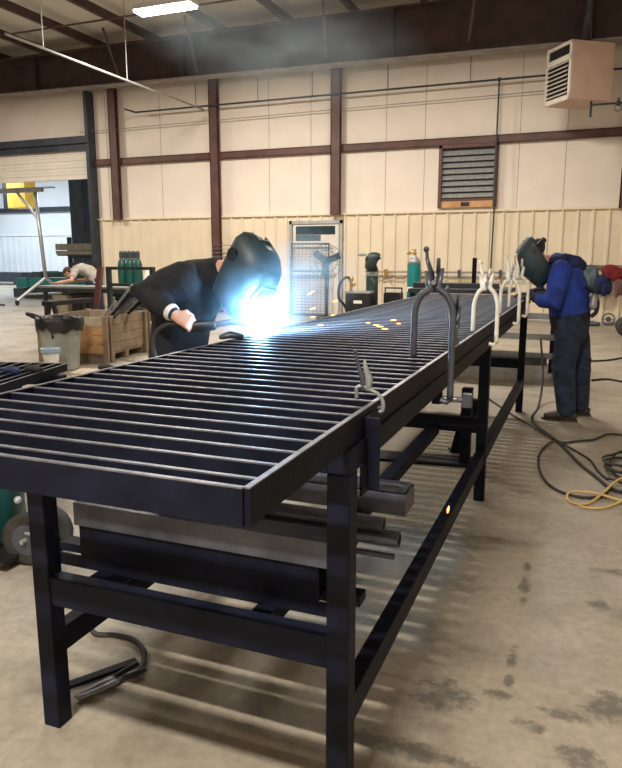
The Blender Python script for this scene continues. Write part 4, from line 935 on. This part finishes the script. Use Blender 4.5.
t = thing('gas_cylinder', 'bright teal gas cylinder standing alone before the ribbed wainscot', 'gas cylinder', (-3.42, 14.5, 0))
MB().lathe([(.12, 0), (.14, .02), (.14, 1.26), (.14, 1.27)]).build('body', M_teal, t, smooth=False)
MB().lathe([(.14, 1.27), (.13, 1.33), (.10, 1.39), (.05, 1.43), (.05, 1.46)]).build('shoulder', M_lgrey, t, smooth=True)
w = MB(); w.cyl((0, 0, 1.45), (0, 0, 1.56), .022); w.cyl((-.10, 0, 1.50), (.05, 0, 1.50), .016); w.sph((-.12, -.02, 1.50), .04); w.ring((0, 0, 1.57), .04, .01); w.build('valve', M_brass, t, smooth=True)
w = MB(); w.lathe([(.1415, .70), (.1415, .80)]); w.build('paper_label', M_white2, t)
w = MB(); w.bb(-.18, .18, -.14, .14, 0, .68); w.bb(-.19, -.17, -.03, .03, .68, .78); w.bb(.17, .19, -.03, .03, .68, .78); w.bb(-.19, .19, -.03, .03, .76, .79)
o = tag(w.build('toolbox', M_black, None, .01), 'black toolbox left of the teal cylinder on the floor', 'toolbox'); o.location = (-3.80, 14.3, 0)

# jackets hanging at the far right of the wall
t = thing('coat_hook_rail', 'short dark hook rail on the ribbed wainscot right of the blue jacket', 'rail', (.28, 15.93, 1.22))
MB().bb(-.40, .55, -.03, .03, -.03, .03).build('board', M_woodg, t)
for x in (-.28, -.05, .18, .42): MB().tube([(x, -.03, 0), (x, -.10, -.01), (x, -.11, .03)], .01).build('hook', M_galv, t)
def blob(name, label, pts, rad, m, cat='jacket', group='clothes on the wall hooks'):
    mb = MB()
    for p_, r_0 in zip(pts, rad): mb.sph(p_, r_0, None, 14)
    return tag(mb.build(name, m, remesh=.018, smoothit=3), label, cat, group)
blob('hanging_jacket', 'slate blue jacket bunched on the leftmost wall hook', [(.02, 15.74, 1.16), (.12, 15.70, 1.02), (-.08, 15.76, .98), (.0, 15.74, 1.08), (.04, 15.68, .92), (.16, 15.70, .90)], [(.15, .12, .10), (.09, .10, .20), (.07, .08, .18), (.09, .10, .18), (.05, .07, .18), (.05, .07, .14)], M_slate)
blob('hanging_jacket', 'dark grey-blue jacket bunched below the red one on the wall', [(.20, 15.66, .82), (.33, 15.68, .78), (.30, 15.70, .93), (.42, 15.70, .80)], [(.10, .09, .19), (.09, .10, .18), (.14, .12, .14), (.06, .08, .16)], M_dblue)
blob('hanging_jacket', 'dark red jacket bunched on the wall hooks', [(.42, 15.72, 1.14), (.55, 15.70, 1.06), (.38, 15.72, 1.04)], [(.18, .13, .13), (.16, .12, .15), (.12, .1, .1)], M_red)
blob('hanging_cloth', 'pinkish cloth hanging under the red jacket', [(.58, 15.66, .90), (.60, 15.64, .80), (.57, 15.66, .70), (.66, 15.66, .74)], [(.07, .07, .10), (.08, .07, .12), (.05, .05, .12), (.05, .05, .12)], M_mauve, 'cloth')
t = thing('cord_reel', 'small wire ring reel standing at the wall base below the jackets', 'reel', (.46, 15.75, 0))
w = MB(); w.ring((0, 0, .13), .12, .012, (0, 1, 0)); w.ring((0, .06, .13), .12, .012, (0, 1, 0)); w.build('rim', M_grey, t, smooth=True)
w = MB(); w.cyl((0, -.01, .13), (0, .07, .13), .05); w.bar((-.12, .03, .13), (.12, .03, .13), .012, .012); w.build('hub', M_grey, t)
w = MB(); w.loft([(.04, 15.55, .05), (.16, 15.5, .06), (.27, 15.52, .045)], [(.06, .05), (.07, .055), (.05, .04)], (0, 1, 0), 12)
tag(w.build('cloth_bundle', M_slate, smooth=True), 'dark cloth bundle on the floor against the wainscot behind the blue jacket', 'cloth')
t = thing('hand_truck', 'dark wheeled hand truck cut off by the right frame edge', 'hand truck', (.70, 13.9, 0))
for y in (-.14, .14):
    o = MB().lathe([(.08, -.03), (.16, -.03), (.17, 0), (.16, .03), (.08, .03)], (0, y, .17), (.1, 1, 0), 24).build('wheel', M_rubber, t, smooth=True); MB().lathe([(0, -.02), (.09, -.02), (.09, .02), (0, .02)], (0, y, .17), (.1, 1, 0), 16).build('hub', M_grey, o)
w = MB()
for y in (-.2, .2): w.tube([(.08, y*.8, .05), (.08, y, 1.2)], .016)
w.tube([(.08, -.2, 1.2), (.12, -.15, 1.28), (.12, .15, 1.28), (.08, .2, 1.2)], .016); w.build('frame', M_navy, t)
MB().bb(.08, .30, -.2, .2, .02, .035).build('toe_plate', M_navy, t)

# ------------------------------------------------------------------ steel rack and tubes behind the table
t = thing('material_rack', 'low grey steel storage rack behind the far end of the table', 'rack', (-1.05, 8.75, 0))
for x in (-.95, .72):
    for y in (-.30, .45): MB().bb(x-.03, x+.03, y-.03, y+.03, 0, 1.0).build('post', M_steel, t)
for y in (-.30, .45): MB().bb(-1.0, .78, y-.05, y+.05, 0.0, .10).build('base_beam', M_lgrey, t)
for z in (.26, .48, .72): MB().bb(-.98, .75, -.335, -.265, z, z+.07).build('front_beam', M_lgrey, t)
MB().bb(-1.0, .2, -.35, .48, 1.0, 1.05).build('top_slab', M_navy, t)
MB().bb(-.30, -.25, .1, .14, 1.05, 1.42).build('upright_pin', M_steel, t)
tx = [('lowest pale tube lying along the front of the storage rack', -1.95, -.33, 8.36, .0, .09, .10, M_galv), ('pale tube lying on the lowest one before the storage rack', -1.9, -.36, 8.37, .10, .08, .09, M_galv), ('grey tube third up before the storage rack', -1.85, -.38, 8.37, .19, .08, .08, M_grey)]
for lb_, a, b_, y, z, w_, h_, m in tx: stock('square_tube', lb_, a, b_, y, z, w_, h_, m, 'tube', cat='steel tube', group='tubes before the storage rack')
stock('steel_beam', 'dark beam leaning flat on the storage rack top', -2.05, -1.0, 8.72, 1.051, .12, .06, M_navy, 'box', cat='steel beam', group=None)
# dark steel pieces on the floor under the far half of the table
t = stock('steel_channel', 'black bent channel standing on the floor behind the middle leg', -.06, .06, 0, 0, .10, .42, M_steel, 'channel', group=None); t.location = (-.83, 5.05, 0); t.rotation_euler = (0, .22, .4)
t = stock('square_tube', 'short square tube upright behind the middle leg', -.035, .035, 0, 0, .07, .55, M_steel, 'box', group=None); t.location = (-.72, 4.75, 0)
t = stock('flat_bar', 'wide dark plate on the floor under the table beyond the middle leg', -.55, .15, 0, 0, .22, .02, M_steel, 'box', group=None); t.location = (-1.0, 4.75, 0); t.rotation_euler = (0, 0, .1)

# ------------------------------------------------------------------ neighbouring bay: gantry, hoist, stacks
t = thing('gantry_frame', 'pale aluminium gantry frame on casters in the doorway', 'gantry', (-15.2, 16.6, 0))
w = MB(); w.cyl((0, 0, .75), (-.18, 0, 3.32), .055); w.build('upright', M_alu, t, smooth=True)
w = MB(); w.bb(-3.6, .10, -.06, .06, 3.30, 3.40); w.bb(-3.6, .5, -.10, .10, 3.40, 3.43); w.build('top_beam', M_alu, t)
w = MB(); w.cyl((-.16, 0, 2.55), (-.85, 0, 3.30), .04); w.build('knee_brace', M_alu, t)
w = MB(); w.cyl((0, 0, .80), (-.45, -.75, .14), .045); w.build('leg', M_alu, t); w = MB(); w.cyl((0, 0, .80), (.12, .75, .14), .045); w.build('leg', M_alu, t)
w = MB(); w.cyl((-.33, -.55, .32), (.08, .5, .32), .03); w.build('spreader', M_alu, t)
for p_ in ((-.45, -.75), (.12, .75)): MB().lathe([(.03, -.03), (.075, -.03), (.08, 0), (.075, .03), (.03, .03)], (p_[0], p_[1], .081), (.3, 1, 0), 16).build('caster', M_rubber, t)
tag(MB().bb(-19.5, -15.9, 15.55, 15.62, .0, .05).build('floor_bar', M_grey), 'long grey bar lying on the floor before the doorway', 'bar')
t = thing('hoist_box', 'yellow hoist box hanging high in the neighbouring bay', 'hoist', (-24.9, 26, 3.62))
w = MB(); w.bb(-.55, .55, -.35, .35, 0, 1.25); w.build('body', M_yellow, t, .03)
w = MB(); w.bb(-.85, -.58, -.3, .3, 0, 1.4); w.build('motor', M_black, t, .02)
MB().cyl((0, 0, 1.25), (0, 0, 3.3), .04).build('hanger', M_navy, t)
for i, (x, y, z, L, hh, m, lb_) in enumerate([(-17.0, 19.2, .0, 3.4, .35, M_navy, 'lowest long steel bundle in the neighbouring bay'), (-17.0, 19.25, .35, 3.2, .35, M_teal, 'green steel bundle stacked on the lowest one'), (-16.6, 19.3, .70, 2.6, .22, M_dgreen, 'dark green steel bundle topmost of the low stack')]):
    w = MB()
    for k_ in range(4): w.bb(-L/2, L/2, -.4+k_*.2+.01, -.4+k_*.2+.19, .02, hh-.02)
    w.bb(-L*.35, -L*.35+.05, -.42, .42, 0, hh); w.bb(L*.35, L*.35+.05, -.42, .42, 0, hh)
    o = tag(w.build('steel_bundle', m), lb_, 'steel bundle', 'steel bundles beyond the doorway'); o.location = (x, y, z)
t = thing('storage_rack', 'dark storage rack holding a pale timber bundle beyond the doorway', 'rack', (-16.7, 20.3, 0))
for x in (-.7, .9): MB().bb(x-.06, x+.06, -.06, .06, 0, 2.1).build('post', M_navy, t)
for z in (1.1, 1.38): MB().bb(-.7, .9, -.08, .08, z, z+.1).build('shelf_beam', M_navy, t)
w = MB(); w.bb(-.9, .9, -.5, -.09, 1.49, 1.62); w.bb(-.9, .9, -.5, -.09, 1.64, 1.86); o = tag(w.build('timber_bundle', M_card), 'pale timber bundle on the rack beyond the doorway', 'timber'); o.location = (-16.7, 20.3, 0)
MB().bb(-.8, .9, -.55, -.06, 1.44, 1.489).build('shelf_plate', M_navy, t)
t = thing('dump_bin', 'long dark bin standing against the far white wall', 'bin', (-27.6, 27.5, 0))
w = MB(); w.prism([(-2.2, .15), (1.2, .15), (1.4, .62), (-2.5, .62)], 'y', -.5, .5); w.build('bin_body', M_navy, t)
for x in (-1.6, .9): MB().bb(x-.15, x+.15, -.45, .45, 0, .15).build('skid', M_navy, t)
for i, (x, y, lb_) in enumerate([(-22.6, 24.0, 'grey pallet stack on the floor beyond the gantry'), (-21.0, 22.5, 'brownish pallet stack nearest the gantry')]):
    w = MB()
    for z in (0, .16, .32):
        for k_ in range(3): w.bb(-.6, .6, -.5+k_*.45, -.4+k_*.45, z, z+.10)
        for k_ in range(5): w.bb(-.6+k_*.26, -.46+k_*.26, -.5, .5, z+.10, z+.13)
    o = tag(w.build('pallet_stack', [M_lgrey, M_woodg][i]), lb_, 'pallets', kind=None); o.location = (x, y, 0)

# ------------------------------------------------------------------ camera, world, colour
cam = bpy.data.cameras.new('camera'); co = bpy.data.objects.new('camera', cam); C.objects.link(co)
f_px, pitch, roll, yaw = 689.57, .1842, -.0004, .3780
cam.sensor_fit = 'AUTO'; cam.sensor_width = 36; cam.lens = f_px*36/768; cam.clip_end = 200; cam.clip_start = .02
cy, sy, cp_, sp_ = math.cos(yaw), math.sin(yaw), math.cos(pitch), math.sin(pitch)
fw = V((-sy*cp_, cy*cp_, -sp_)); rt = V((cy, sy, 0)); up = rt.cross(fw)
r2 = rt*math.cos(roll)+up*math.sin(roll); u2 = up*math.cos(roll)-rt*math.sin(roll)
co.matrix_world = Matrix(((r2.x, u2.x, -fw.x, 0), (r2.y, u2.y, -fw.y, 0), (r2.z, u2.z, -fw.z, 1.45), (0, 0, 0, 1)))
sc = bpy.context.scene; sc.camera = co
wd = bpy.data.worlds.new('world'); sc.world = wd; wd.use_nodes = True
wd.node_tree.nodes['Background'].inputs[0].default_value = (.6, .7, .85, 1); wd.node_tree.nodes['Background'].inputs[1].default_value = .3
sc.view_settings.view_transform = 'Standard'; sc.view_settings.look = 'None'; sc.view_settings.gamma = 1; sc.view_settings.use_curve_mapping = False
sc.view_settings.exposure = -.08
sc.cycles.max_bounces = 8; sc.cycles.diffuse_bounces = 4; sc.cycles.volume_bounces = 1; sc.cycles.volume_step_rate = 1.0
sc.cycles.sample_clamp_indirect = 6; sc.cycles.sample_clamp_direct = 0
